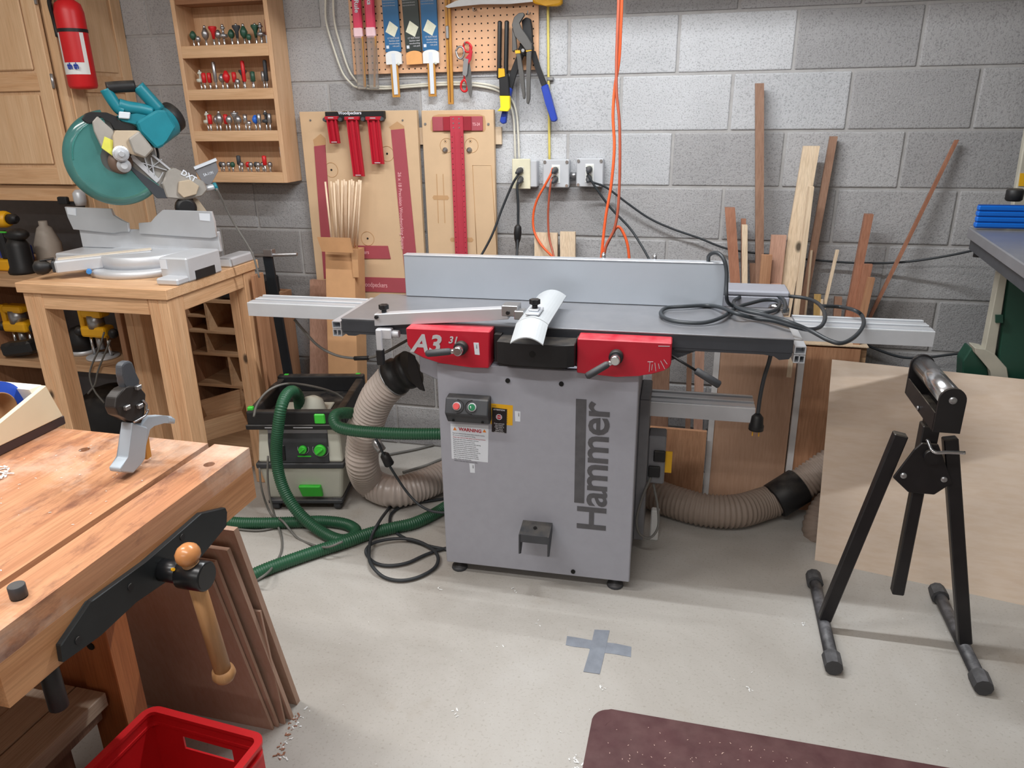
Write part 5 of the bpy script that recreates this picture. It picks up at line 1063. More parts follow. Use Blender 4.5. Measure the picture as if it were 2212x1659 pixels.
# cubby shelf unit
CU = thing('cubby_shelf', 'wooden cubby unit with open compartments behind the miter saw stand', 'shelf', (-1.5, -.17, 0))
part(CU, 'side', MB().box((-1.70, -.255, 0), (-1.682, -.02, .745), .001), w_opl); part(CU, 'side', MB().box((-1.30, -.255, 0), (-1.282, -.02, .745), .001), w_opl)
part(CU, 'back', MB().box((-1.682, -.03, 0), (-1.30, -.02, .745)), w_opl)
for z in (.725, .583, .477, .325, .18, .03): part(CU, 'shelf', MB().box((-1.682, -.255, z), (-1.30, -.031, z+.014), .001), w_shelf)
for x, z0, z1 in ((-1.58, .597, .725), (-1.39, .491, .583), (-1.50, .339, .477), (-1.46, .194, .325), (-1.60, .491, .583)):
    part(CU, 'divider', MB().box((x-.006, -.253, z0), (x+.006, -.031, z1)), w_shelf)
part(CU, 'shelf', MB().box((-1.68, -.253, .655), (-1.588, -.031, .664)), w_shelf)
CS = thing('tool_case', 'black tool case with a small red badge on top of the cubby unit', 'case', (-1.42, -.2, .74))
part(CS, 'body', MB().box((-1.53, -.245, .746), (-1.30, -.08, .825), .006), m_black); part(CS, 'badge', MB().box((-1.375, -.2465, .775), (-1.35, -.245, .80), .001), m_redprint)
DR = thing('open_drawer', 'shallow wooden drawer tray left askew on the floor by the cubby unit', 'drawer', (-1.47, -.36, .1), .25, local=True)
for a, b in (((-.13, -.12, 0), (.13, .12, .008)),): part(DR, 'bottom', MB().box(a, b), w_shelf)
for n_, a, b in (('front', (-.13, -.128, 0), (.13, -.12, .09)), ('back', (-.13, .12, 0), (.13, .128, .09)), ('side', (.122, -.12, .008), (.13, .12, .09)), ('side', (-.13, -.12, .008), (-.122, .12, .09))): part(DR, n_, MB().box(a, b, .001), w_shelf)
for o in [DR]: o.rotation_euler = (.0, .0, .55); o.location = (-1.47, -.37, .205); o.rotation_euler = (.1, -.25, .35)
solo('drawer_crate', 'low wooden box on the floor holding up the askew drawer tray', 'box', MB().box((-1.62, -.375, 0), (-1.30, -.262, .20), .002), w_shelf)
solo('floor_board', 'flat board lying on the floor between saw stand and dust extractor', 'board', MB().box((-1.245, -.36, 0), (-1.19, -.10, .03), .002), w_shelf)
# tools on the counter and shelf (background)
def drill(x, y, z, lab, c1, h=.22):
    T = thing('cordless_drill', lab, 'drill', (x, y, z), 0, None, local=True)
    part(T, 'battery', MB().box((-.05, -.04, 0), (.06, .04, .05), .008, 2), c1)
    part(T, 'grip', MB().beam((0, 0, .045), (-.01, 0, h-.05), .04, .05, (0, 1, 0), .01), m_black)
    part(T, 'motor', MB().lathe([(.02, -.09), (.034, -.08), (.036, .03), (.028, .05)], (0, 0, h), (1, 0, .05), 16), c1)
    part(T, 'chuck', MB().lathe([(.022, .05), (.022, .08), (.012, .095)], (0, 0, h), (1, 0, .05), 14), m_black); return T
drill(-2.43, -.40, .871, 'yellow and black cordless drill at the left end of the counter', m_yelp)
CN = thing('black_canister', 'black tool body with rounded cap and green stripe standing on the counter', 'tool', (-2.315, -.45, .871), 0, None, local=True)
part(CN, 'body', MB().lathe([(.055, 0), (.058, .01), (.048, .03), (.046, .12), (.03, .15)], (0, 0, 0), n=20), m_black); part(CN, 'cap', MB().sphere((.01, 0, .165), .045, (1.25, .9, .6)), m_black); part(CN, 'stripe', MB().box((-.03, -.042, .178), (.0, -.036, .184)), m_grn)
solo('white_bottle', 'white plastic bottle standing behind the black tool on the counter', 'bottle', MB().lathe([(.05, 0), (.055, .01), (.055, .10), (.03, .17), (.018, .18), (.018, .20)], (-2.33, -.28, .8705), n=18), pm('aged_beige_plastic', (168, 158, 148), .6))
solo('chrome_bowl', 'low chrome rimmed disc lying on the counter behind the saw', 'disc', MB().lathe([(.07, 0), (.075, .012), (.03, .03), (.03, .04)], (-2.36, -.14, .8705), n=24), m_chrome)
solo('blue_tool', 'blue and black tool half hidden at the left end of the counter', 'tool', MB().box((-2.60, -.30, .8705), (-2.50, -.20, .95), .012, 2), m_blue)
PT = thing('pipe_fitting', 'grey pipe fitting with black knob fixed below the wall cabinet edge', 'fitting', (-2.0, -.40, 1.17))
a = [(-1.97,-0.42,1.19)][0]; b = [(-2.054,-0.42,1.181)][0]
part(PT, 'elbow', MB().lathe([(.02, -.03), (.024, -.01), (.024, .02), (.012, .034)], a, (0, 0, 1), 16), m_alud); part(PT, 'stem', MB().cyl((a[0], a[1], a[2]-.03), (a[0], a[1], a[2]-.075), .014, n=12), m_dgrey)
part(PT, 'knob', MB().box((b[0]-.024, b[1]-.01, b[2]-.018), (b[0]+.024, b[1]+.01, b[2]+.014), .006, 2), m_black); part(PT, 'bar', MB().box((b[0], b[1]+.008, b[2]-.02), (a[0], b[1]+.02, b[2]-.008)), m_black)
def router(x, y, z, lab):
    T = thing('plunge_router', lab, 'router', (x, y, z), 0, 'yellow plunge routers on the lower shelf', local=True)
    part(T, 'base', MB().lathe([(.07, 0), (.07, .008), (.03, .012)], (0, 0, 0), n=20), m_alud)
    for dx in (-.045, .045): part(T, 'column', MB().cyl((dx, 0, .01), (dx, 0, .10), .007, n=10), m_chrome)
    part(T, 'collet', MB().cyl((0, 0, .04), (0, 0, .10), .016, n=12), m_steel)
    part(T, 'lower_housing', MB().box((-.065, -.035, .10), (.065, .035, .15), .012, 2), m_yelp); part(T, 'motor', MB().lathe([(.036, .14), (.036, .20)], (0, 0, 0), n=18), m_steel); part(T, 'cap', MB().box((-.05, -.035, .19), (.06, .035, .225), .014, 2), m_yelp)
    part(T, 'handle_side', MB().box((-.075, -.02, .10), (-.05, .02, .225), .006), m_yelp); part(T, 'knob', MB().sphere((-.09, -.01, .12), .022), m_black); part(T, 'knob', MB().sphere((.09, -.01, .12), .022), m_black); return T
router(-2.49, -.38, .4785, 'yellow plunge router on the lower shelf, left of the saw stand leg')
router(-2.06, -.38, .4785, 'yellow plunge router on the lower shelf, seen between the saw stand legs')
solo('black_tool_body', 'black power tool with green dot lying on the lower shelf edge', 'tool', MB().beam((-2.50, -.47, .515), (-2.34, -.46, .54), .07, .06, (0, 0, 1), .012), m_black)
SDR = thing('round_sander', 'black round sander on the lower shelf beside the right router', 'sander', (-2.20, -.34, .4785), 0, None, local=True)
part(SDR, 'pad', MB().cyl((0, 0, 0), (0, 0, .02), .06, n=22), m_alud); part(SDR, 'housing', MB().lathe([(.055, .02), (.055, .07), (.035, .12), (.01, .13)], (0, 0, 0), n=20), m_black)
solo('black_bag', 'bulky black bag on the floor under the lower shelf', 'bag', MB().sphere((-2.12, -.28, .155), .16, (1.4, .9, .95), 20), m_black)

SK = thing('tilted_tray', 'pale curved tray tilted against the bag below the shelf', 'tray', (-1.9, -.5, .2)); part(SK, 'tray', MB().beam((-2.0, -.44, .28), (-1.87, -.42, .37), .12, .012, (0, 0, 1), .002), w_shelf)
for k, P_ in enumerate(([(-1.902,-0.51,0.642),(-1.942,-0.51,0.573),(-2.005,-0.51,0.484),(-2.028,-0.51,0.429),(-2.018,-0.51,0.365),(-1.981,-0.51,0.312)], [(-1.88,-0.51,0.608),(-1.916,-0.51,0.554),(-1.976,-0.51,0.465),(-2.009,-0.51,0.398),(-2.058,-0.51,0.35)])):
    fl('tool_cable', ('thin grey tool cord hanging over the lower shelf edge, left one', 'thin grey tool cord hanging over the lower shelf edge, right one')[k], P_, .004, m_cordg, group='tool cords')
# ---------------------------------------------------------------- miter saw stand
SB = thing('saw_stand', 'stout knotty pine stand carrying the miter saw', 'stand', (-1.73, -.41, 0))
part(SB, 'top', MB().box((-1.800, -.967, .925), (-1.180, -.4126, .960), .002), w_pinex)
part(SB, 'front_apron', MB().box((-1.707, -.955, .867), (-1.270, -.921, .9245), .002), w_pinex); part(SB, 'back_apron', MB().box((-1.707, -.46, .867), (-1.270, -.43, .9245), .002), w_pinex)
for x in (-1.222, -1.787): part(SB, 'side_apron', MB().box((x, -.874, .867), (x+.031, -.512, .9245), .002), w_piney)
for x in (-1.786, -1.268):
    for y in (-.957, -.509):
        part(SB, 'leg', MB().box((x, y, 0), (x+.039, y+.082, .9245), .003), w_pinez); part(SB, 'leg', MB().box((x+.0392, y, 0), (x+.0792, y+.082, .9245), .003), w_pinez)
solo('stand_panel', 'tall thin wooden board standing at the right side of the saw stand', 'board', MB().box((-1.172, -.49, 0), (-1.158, -.42, .91), .001), w_opl)
# clamp with black bar
CB = thing('bar_clamp', 'upright black bar clamp with steel rod on top, right of the saw stand', 'clamp', (-1.2, -.3, 0))
part(CB, 'bar', MB().beam((-1.155, -.30, 0), (-1.205, -.30, .955), .042, .012, (0, 1, 0), .001), pm('black_bar', (36, 42, 48), .4, .3)); 
a = [(-1.317,-0.3,0.949),(-1.068,-0.3,0.964),(-1.195,-0.3,0.968)]
part(CB, 'rod', MB().cyl(a[0], a[1], .0075, n=12, chamfer=.002), m_steel); part(CB, 'bracket', MB().box((a[2][0]-.02, -.315, a[2][2]-.016), (a[2][0]+.02, -.285, a[2][2]+.014), .002), m_steel)
# ---------------------------------------------------------------- miter saw
m_teal = pm('teal_plastic', (20, 124, 140), .42, 0, .12, 12, .03, 200, .5, .12)
m_guard = pm('teal_clear_guard', (120, 208, 204), .15, 0, .18, 8, trans=.8)
m_cast = pm('dusty_aluminium_casting', (172, 168, 162), .5, .45, .1, 14, .06, 200, .5, .3)
m_castb = pm('beige_dusty_casting', (190, 174, 152), .6, .2, .1)
MS = thing('miter_saw', 'teal and silver sliding miter saw with raised head on the pine stand', 'saw', (-1.72, -.40, .8955), .80, local=True)
def W_(p): return (TM[MS.name].inverted() @ Vector(p))
def wpart(name, mb, mat, lab=None, T=None):
    me = mb.mesh(name); me.transform(TM[MS.name].inverted()); return part(T or MS, name, me, mat, lab)
def sp(name, poly, v0, v1, mat, lab=None, bev=.003, T=None):
    return part(T or MS, name, MB().prism([(p[0], p[1]-.8955) for p in poly], v0, v1, 'xz', bev), mat, lab)
def sh(P_): return [(p[0], p[1], p[2]-.8955) for p in P_]
# base
wpart('base_ring', MB().lathe([(.208, .8958), (.208, .918), (.195, .926)], (-1.735, -.395, 0), n=40), m_alud)
wpart('turntable', MB().lathe([(.180, .924), (.180, .972), (.174, .976)], (-1.725, -.385, 0), n=40), m_alud)
wpart('wing', MB().box((-1.50, -.59, .8958), (-1.376, -.375, .990), .006), m_alud, 'right wing of the base')
wpart('foot', MB().box((-1.475, -.655, .8958), (-1.378, -.585, .922), .006), m_alud)
wpart('foot', MB().box((-1.46, -.30, .8958), (-1.385, -.12, .935), .006), m_alud)
wpart('wing', MB().box((-2.10, -.48, .8958), (-1.86, -.28, .968), .006), m_alud, 'left wing of the base')
wpart('label', MB().box((-1.495, -.5915, .945), (-1.465, -.5905, .982)), m_wpaper)
wpart('label', MB().box((-1.99, -.482, .915), (-1.93, -.4805, .955)), m_wpaper, 'white and red label on the left wing')
wpart('carry_slot', MB().box((-1.380, -.55, .897), (-1.3745, -.42, .935), .003), m_black)
d = Vector((-.29, -.25, 0)).normalized(); p0 = Vector((-1.70, -.38, .955)); p1 = Vector((-1.965, -.618, .946))
arm = wpart('mitre_arm', MB().beam(p0, p1, .105, .05, (0, 0, 1), .006), m_alud); 
me = MB().beam(p0+Vector((0, 0, .0262)), p1+Vector((.01, .008, .0262)), .045, .003, (0, 0, 1)); wpart('kerf_plate', me, wood('pale_insert', (232, 222, 206), (220, 206, 186), 'x'), 'pale kerf insert along the arm')
dd = (p1-p0).normalized()
wpart('arm_end', MB().beam(p1-dd*.01, p1+dd*.012, .06, .045, (0, 0, 1), .004), m_dgrey)
wpart('lock_knob', MB().lathe([(.010, -.01), (.012, .015), (.026, .03), (.030, .05), (.026, .068), (.012, .078)], p1, dd, 20), m_black)
wpart('detent_lever', MB().beam(p1+Vector((-.0, .0, .03)), p1+dd*.05+Vector((0, 0, .028)), .03, .006, (0, 0, 1), .002), m_black)
a = [(-1.768,-0.66,0.951)][0]; wpart('blue_button', MB().cyl((-1.835, -.590, .925), (-1.82, -.608, .924), .010, n=14, chamfer=.002), pm('sky_blue_button', (60, 130, 200), .5))
# fences (world aligned)
fz = lambda poly, n_, l_: wpart(n_, MB().prism(poly, -.35, -.338, 'xz', .0015), m_alu, l_)
fL = fz([(-2.126,1.143),(-1.891,1.139),(-1.886,1.111),(-1.849,1.09),(-1.819,1.081),(-1.823,1.044),(-1.86,1.045),(-1.901,1.036),(-2.105,1.047),(-2.121,1.098)], 'fence_plate', 'left fence plate'); fR = fz([(-1.766,1.082),(-1.704,1.085),(-1.676,1.111),(-1.637,1.138),(-1.407,1.136),(-1.401,1.094),(-1.401,1.033),(-1.428,1.027),(-1.771,1.038)], 'fence_plate', 'right fence plate')
for q in ([(-2.114,1.14),(-2.067,1.138),(-2.073,1.107),(-2.114,1.112)], [(-1.464,1.128),(-1.414,1.127),(-1.418,1.097),(-1.465,1.1)]): wpart('fence_label', MB().prism(q, -.3515, -.3503), m_wpaper, 'white and yellow sticker')
wpart('fence_base', MB().box((-2.09, -.336, .969), (-1.40, -.318, 1.052), .003), m_alud)
# head: drawn in the plane of the blade
def cS(px, py, v): return None
bc = [(-0.041,0,1.349)][0]; bc = (bc[0], 0, bc[2]-.8955)
part(MS, 'blade', MB().cyl((bc[0], .005, bc[2]), (bc[0], .008, bc[2]), .150, n=48), m_steel)
g = MB(); n = 40; a0, a1 = math.radians(97), math.radians(322)
def garc(r, v): return [(bc[0]+r*math.cos(a0+(a1-a0)*k/n), v, bc[2]+r*math.sin(a0+(a1-a0)*k/n)) for k in range(n+1)]
g.quadstrip(garc(.055, -.030), garc(.150, -.034), True); g.quadstrip(garc(.150, -.034), garc(.172, -.028), True); g.quadstrip(garc(.172, -.028), garc(.183, -.008), True); g.quadstrip(garc(.183, -.008), garc(.183, .02), True); g.quadstrip(garc(.183, .02), garc(.06, .028), True)
bmesh.ops.remove_doubles(g.bm, verts=g.bm.verts, dist=1e-5); part(MS, 'blade_guard', g, m_guard, 'translucent teal blade guard')
part(MS, 'guard_ring', MB().torus((bc[0], -.035, bc[2]), (0, 1, 0), .15, .0025, 48, 6, PI*1.0, PI*1.9), m_guard)
part(MS, 'blade_hub', MB().lathe([(.045, 0), (.045, .012), (.02, .02)], (bc[0]+.012, -.02, bc[2]-.015), (0, -1, 0), 24), pm('brown_dusty_steel', (120, 100, 88), .5, .3))
sp('upper_guard', [(-0.102,1.486),(-0.08,1.507),(-0.054,1.475),(-0.035,1.454),(-0.033,1.433),(-0.053,1.358),(-0.086,1.388),(-0.102,1.452)], -.055, .03, m_cast, 'silver upper blade guard')
sp('guard_label', [(-0.07,1.433),(-0.043,1.418),(-0.055,1.36),(-0.088,1.391)], -.0575, -.0555, pm('pale_yellow_label', (214, 214, 90), .5), 'yellow warning label')
sp('dark_guard_top', [(-0.135,1.496),(-0.118,1.516),(-0.098,1.523),(-0.045,1.52),(-0.012,1.504),(-0.009,1.48),(0.044,1.462),(0.051,1.448),(-0.03,1.455),(-0.035,1.484),(-0.072,1.509),(-0.099,1.482),(-0.117,1.479)], -.04, .035, m_black, 'dark dusty top of the guard')
sp('gear_case', [(-0.042,1.432),(-0.03,1.454),(0.047,1.452),(0.058,1.448),(0.094,1.379),(0.058,1.348),(0.007,1.365),(-0.016,1.405),(-0.04,1.361),(-0.051,1.355)], -.075, .02, m_castb, 'beige dusty gear case')
sp('gear_block', [(0.008,1.422),(0.051,1.45),(0.091,1.381),(0.056,1.349),(0.019,1.37)], -.095, -.02, m_cast, 'grey metal gear block', .005)
sp('motor_mount', [(0.048,1.483),(0.129,1.527),(0.164,1.526),(0.191,1.457),(0.139,1.418),(0.137,1.393),(0.105,1.38),(0.055,1.446)], -.085, .06, m_teal, 'teal motor housing', .008)
ma = [(0.087,-0.02,1.437),(0.214,-0.02,1.508)]; pa, pb = Vector((ma[0][0], -.02, ma[0][2]-.8955)), Vector((ma[1][0], .05, ma[1][2]-.8955)); md = (pb-pa).normalized(); L_ = (pb-pa).length
part(MS, 'motor', MB().lathe([(.060, 0), (.066, .02), (.066, L_*.68), (.060, L_*.72)], pa, md, 26), m_teal)
part(MS, 'motor_cap', MB().lathe([(.060, L_*.70), (.062, L_*.74), (.060, L_*.93), (.048, L_*.98), (.02, L_)], pa, md, 26), m_black, 'black vented motor end')
def st(name, pts, r, m, lab=None, n=10, **k): return part(MS, name, MB().tube([(p[0], v, p[2]-.8955) for p, v in pts], r, n, **k), m, lab)
hp = [(-0.027,-0.03,1.605),(-0.005,-0.03,1.618),(0.067,-0.03,1.622),(0.082,-0.03,1.615),(0.109,-0.03,1.578),(0.146,-0.03,1.526)]; st('handle', [(p, -.03) for p in hp[3:]], .025, m_teal, 'teal rear arm of the D handle')
st('handle_grip', [(p, -.03) for p in [(-0.029,-0.03,1.608),(0.013,-0.03,1.612),(0.072,-0.03,1.615)]], .0215, m_black, 'black rubber grip')
st('handle', [(p, -.03) for p in [(-0.033,-0.03,1.605),(-0.02,-0.03,1.572),(-0.001,-0.03,1.535),(0.014,-0.03,1.524)]], .022, m_teal, 'teal front arm of the D handle')
st('handle', [(p, -.03) for p in [(0.002,-0.03,1.548),(0.032,-0.03,1.538),(0.071,-0.03,1.531),(0.119,-0.03,1.52)]], .024, m_teal, 'teal lower bar of the D handle')
sp('spec_label', [(-0.003,1.523),(0.037,1.519),(0.029,1.494),(-0.009,1.498)], -.057, -.045, m_wpaper, 'white specification plate')
sp('handle_base', [(-0.012,1.508),(0.051,1.514),(0.12,1.523),(0.131,1.485),(0.06,1.469),(0.001,1.487)], -.045, .02, m_teal, 'teal body below the handle')
part(MS, 'pivot_casting', MB().lathe([(.030, 0), (.030, .02), (.024, .022), (.024, .034), (.012, .036), (.010, .046)], (lambda p: (p[0], -.06, p[2]-.8955))([(-0.026,-0.06,1.368)][0]), (0, -1, 0), 20, smooth=False), m_alu)
part(MS, 'pivot_bolt', MB().lathe([(.026, 0), (.026, .012), (.012, .014), (.012, .022)], (lambda p: (p[0], -.05, p[2]-.8955))([(-0.021,-0.06,1.322)][0]), (0, -1, 0), 20), m_alud)
# swing arm
A_ = sp('swing_arm', [(-0.013,1.344),(0.028,1.364),(0.088,1.365),(0.152,1.297),(0.184,1.295),(0.201,1.265),(0.259,1.237),(0.264,1.199),(0.229,1.184),(0.142,1.19),(0.087,1.201),(0.04,1.255)], -.012, .05, m_cast, 'silver ribbed swing arm')
sp('arm_underside', [(-0.005,1.334),(0.014,1.311),(0.11,1.219),(0.151,1.212),(0.139,1.183),(0.08,1.187),(0.043,1.241),(0.003,1.305)], -.034, -.013, m_irond, 'dark under edge of the arm', .002)
def rib(a, b, w, T=A_, v=-.022, m=m_alud):
    part(T, 'rib', MB().beam((a[0], v, a[2]-.8955), (b[0], v, b[2]-.8955), w, .014, (0, 1, 0), .001), m)
for a, b, w in (([(0.012,-0.022,1.358),(0.097,-0.022,1.253)] + [.02]), ([(0.09,-0.022,1.358),(0.156,-0.022,1.29)] + [.008]), ([(0.038,-0.022,1.332),(0.136,-0.022,1.295)] + [.004]), ([(0.061,-0.022,1.349),(0.068,-0.022,1.287)] + [.005]), ([(0.085,-0.022,1.348),(0.086,-0.022,1.272)] + [.005]), ([(0.063,-0.022,1.298),(0.125,-0.022,1.339)] + [.003]), ([(0.109,-0.022,1.241),(0.15,-0.022,1.298)] + [.006]), ([(0.098,-0.022,1.256),(0.121,-0.022,1.288)] + [.004])): rib(a, b, w)
sp('arm_end', [(0.108,1.242),(0.134,1.292),(0.164,1.305),(0.197,1.285),(0.271,1.243),(0.281,1.209),(0.255,1.184),(0.187,1.173),(0.117,1.186)], -.04, .03, m_cast, 'silver rear body of the arm', .005)
sp('arm_end_dust', [(0.171,1.25),(0.215,1.255),(0.247,1.227),(0.231,1.194),(0.179,1.183),(0.161,1.206)], -.055, -.04, m_castb, 'beige dusty hinge')
text('DXT', .03, Matrix.Translation(([(0.183,-0.042,1.279)][0][0], -.0425, [(0.183,-0.042,1.279)][0][2]-.8955)) @ Matrix.Rotation(PI/2, 4, 'X') @ Matrix.Rotation(-.62, 4, 'Z'), m_wpaper, A_, .0003, .001)
rr2 = [(0.256,0,1.204),(0.314,0,1.216),(0.326,0,1.219)]; st('slide_tube', [(p, .0) for p in rr2], .013, m_alu, 'silver slide tube', spline=False); p = rr2[2]; q = rr2[1]
part(MS, 'tube_end', MB().cyl((q[0], 0, q[2]-.8955), (p[0], 0, p[2]-.8955), .017, n=16), m_teal)
PLt = sp('rear_plate', [(0.248,1.299),(0.341,1.327),(0.346,1.279),(0.303,1.22),(0.275,1.234)], .02, .028, m_greyp2, 'dark grey plate with white top edge', .001)
part(PLt, 'plate_edge', MB().beam(*[(p[0], .018, p[2]-.8955) for p in [(0.249,0,1.295),(0.343,0,1.327)]], .012, .012, (0, 1, 0)), m_wpaper)
text('SA-1191', .016, Matrix.Translation(([(0.283,0,1.26)][0][0], .0185, [(0.283,0,1.26)][0][2]-.8955)) @ Matrix.Rotation(PI/2, 4, 'X') @ Matrix.Rotation(.22, 4, 'Z'), m_wpaper, PLt, .0002, .0004, sx=.8)
st('bevel_post', [(p, .0) for p in [(0.196,0,1.178),(0.184,0,1.144),(0.166,0,1.099)]], .03, m_black, 'black bevel post', spline=False, n=14)
part(MS, 'bevel_dial', MB().lathe([(.042, 0), (.042, .03), (.03, .04)], (lambda p: (p[0], .0, p[2]-.8955))([(0.187,0,1.14)][0]), (0, -1, 0), 22), m_black)
sp('rear_post', [(0.222,1.182),(0.243,1.169),(0.278,1.104),(0.24,1.099),(0.214,1.152)], .0, .04, m_castb, 'beige rear support')
sp('rear_hinge', [(-0.188,1.209),(-0.165,1.209),(-0.16,1.18),(-0.164,1.126),(-0.209,1.144),(-0.207,1.191)], .08, .1, m_dgrey) if False else None
SCD = part(MS, 'power_lead', (lambda me: (me.transform(Matrix.Translation((-1.72, -.40, .8955)).inverted() if False else TM[MS.name].inverted()), me)[1])(MB().tube([(-1.295,-0.45,1.237),(-1.301,-0.42,1.199),(-1.312,-0.38,1.145),(-1.308,-0.34,1.076),(-1.279,-0.32,0.998),(-1.265,-0.31,0.946),(-1.258,-0.3,0.859)], .0042, 7).mesh('power_lead')), m_cordg)
part(MS, 'motor_lead', MB().tube([(p[0], .03, p[2]-.8955) for p in [(0.119,0.03,1.384),(0.12,0.03,1.352),(0.113,0.03,1.326)]], .005, 8), m_black)

MS.scale = (.8945, .8945, .8945); MS.location = (-1.4816, -.6791, .9605)

# ---------------------------------------------------------------- cardboard carton with dowels
CT = thing('dowel_carton', 'tall narrow cardboard carton with torn open flap, leaning in front of the fiberboard panel', 'carton', (-.95, -.2, 0))
def quadbox(bot, top, dy, m, name, T, lab=None):
    """bot, top: ((x0,y,z),(x1,y,z)) front edges; dy depth"""
    (a, b), (c, d) = bot, top; mb = MB()
    v = [a, b, (b[0], b[1]+dy, b[2]), (a[0], a[1]+dy, a[2]), c, d, (d[0], d[1]+dy, d[2]), (c[0], c[1]+dy, c[2])]
    mb._add(v, [(3,2,1,0),(4,5,6,7),(0,1,5,4),(1,2,6,5),(2,3,7,6),(3,0,4,7)]); return part(T, name, mb, m, lab)
quadbox(((-1.045, -.25, 0), (-.90, -.25, 0)), ((-1.02, -.15, .955), (-.885, -.15, .955)), .1, m_card, 'carton_body', CT)
part(CT, 'fold_line', MB().beam((-1.021, -.1575, .86), (-.887, -.1575, .86), .003, .003, (0, 0, 1)), m_cardd)
part(CT, 'flap', MB().prism([(-1.022,1.02),(-0.872,1.02),(-0.863,0.959),(-1.007,0.96)], -.205, -.200), m_cardd, 'brown flap standing at the carton mouth')
part(CT, 'side_flap', MB().prism([(-0.892,0.962),(-0.862,0.969),(-0.867,0.847),(-0.893,0.846)], -.165, -.150), m_card)
R2 = random.Random(11); w_dow = wood('dowel_wood', (240, 218, 192), (226, 198, 168), 'z', .8, streak=.9)
words = ['leftmost', 'second', 'third', 'fourth', 'fifth', 'sixth', 'seventh', 'eighth', 'ninth', 'tenth', 'eleventh', 'twelfth', 'thirteenth', 'last']
tops = [(-0.999,-0.16,1.238),(-0.983,-0.16,1.238),(-0.97,-0.16,1.238),(-0.95,-0.16,1.246),(-0.932,-0.16,1.244),(-0.914,-0.16,1.239),(-0.897,-0.16,1.245),(-0.88,-0.16,1.241),(-0.864,-0.16,1.243),(-0.847,-0.16,1.243),(-0.96,-0.16,1.235),(-0.922,-0.16,1.244),(-0.888,-0.16,1.245),(-0.856,-0.16,1.239)]
tops.sort(key=lambda p: p[0])
for k, t in enumerate(tops):
    xb = -1.0+.1*k/13+R2.uniform(-.006, .006); y = -.16+.02*(k % 3)
    solo('dowel', '%s thin pale dowel from the left standing in the cardboard carton' % words[k], 'dowel', MB().cyl((xb, y+.04, .9562), (t[0], y+.03, t[2]+.0), .0042, n=8), w_dow, 'thin dowels in the carton')
solo('leaning_board', 'pale brown board leaning on the wall behind the dust extractor', 'board', MB()._add([(-1.20, -.16, 0), (-1.02, -.16, 0), (-1.02, -.14, 0), (-1.20, -.14, 0), (-1.165, -.05, .80), (-1.045, -.05, .80), (-1.045, -.03, .80), (-1.165, -.03, .80)], [(3,2,1,0),(4,5,6,7),(0,1,5,4),(1,2,6,5),(2,3,7,6),(3,0,4,7)]) and None or (lambda m: (m._add([(-1.20, -.16, 0), (-1.02, -.16, 0), (-1.02, -.14, 0), (-1.20, -.14, 0), (-1.165, -.05, .80), (-1.045, -.05, .80), (-1.045, -.03, .80), (-1.165, -.03, .80)], [(3,2,1,0),(4,5,6,7),(0,1,5,4),(1,2,6,5),(2,3,7,6),(3,0,4,7)]), m)[1])(MB()), w_pink)
# ---------------------------------------------------------------- lumber leaning on the wall
def lumber(L_, w, t, m, lab, cat='board', name='leaning_board', top=.0, dy=0, g='lumber leaning on the right of the wall'):
    xt, yt, zt, xb, yb = L_; mb = MB()
    v = [(xb-w/2, yb-t+dy, 0), (xb+w/2, yb-t+dy, 0), (xb+w/2, yb+dy, 0), (xb-w/2, yb+dy, 0), (xt-w/2, yt-t, zt), (xt+w/2, yt-t, zt), (xt+w/2, yt, zt), (xt-w/2, yt, zt)]
    mb._add(v, [(3,2,1,0),(4,5,6,7),(0,1,5,4),(1,2,6,5),(2,3,7,6),(3,0,4,7)]); mb.bm.normal_update()
    return solo(name, lab, cat, mb, m, g)
lumber((0.7,-0.03,1.586,0.8465,-0.16), .030, .03, w_brown, 'tallest dark brown strip leaning on the wall, behind the right table')
lumber((0.634,-0.05,1.152,0.8111,-0.16), .037, .035, w_red, 'wide reddish grooved post leaning at the left end of the lumber')
lumber((0.691,-0.1,1.095,0.787,-0.16), .020, .03, w_white, 'pale square strip between the reddish post and the tallest strip')
lumber((0.688,-0.04,1.109,0.7856,-0.16), .018, .02, w_red, 'short reddish strip peeping out above the pale square strip')
lumber((0.897,-0.06,1.373,0.8134,-0.16), .056, .02, w_white, 'widest pale pine plank with a knot, leaning to the left')
lumber((0.973,-0.02,1.404,0.8825,-0.16), .026, .02, w_brown, 'brown strip crossing behind the widest pine plank')
lumber((0.903,-0.13,1.239,0.903,-0.16), .018, .03, w_white, 'thin whitish strip in front of the widest pine plank')
lumber((0.816,-0.1,1.06,0.8155,-0.16), .054, .02, w_pink, 'flat pinkish board left of the widest pine plank')
lumber((0.778,-0.14,0.993,0.79,-0.16), .038, .02, w_opl, 'short tan board between the tallest strip and the pinkish board')
lumber((0.815,-0.14,0.885,0.834,-0.16), .044, .02, w_pink, 'lowest pale pink offcut under the pinkish board')
lumber((0.734,-0.08,0.948,0.8555,-0.16), .022, .02, w_brown, 'dark brown stub behind the tallest strip')
lumber((1.12,-0.06,1.138,1.0487,-0.16), .028, .028, w_red, 'straight reddish brown post leaning left, right half of the lumber')
lumber((1.376,-0.02,1.39,0.9303,-0.16), .012, .012, w_red, 'long thin reddish stick leaning far to the right')
lumber((1.022,-0.12,1.014,0.927,-0.16), .011, .010, w_white, 'thin pale stick left of the reddish brown post')
lumber((0.94,-0.08,1.003,0.954,-0.16), .007, .008, w_white, 'very thin grey stick right of the widest plank')
lumber((1.134,-0.1,0.963,1.0721,-0.16), .032, .02, w_red, 'short dark red board right of the reddish brown post')
lumber((1.145,-0.14,0.922,1.0762,-0.16), .022, .022, w_opl, 'short square tan strip in front of the dark red board')
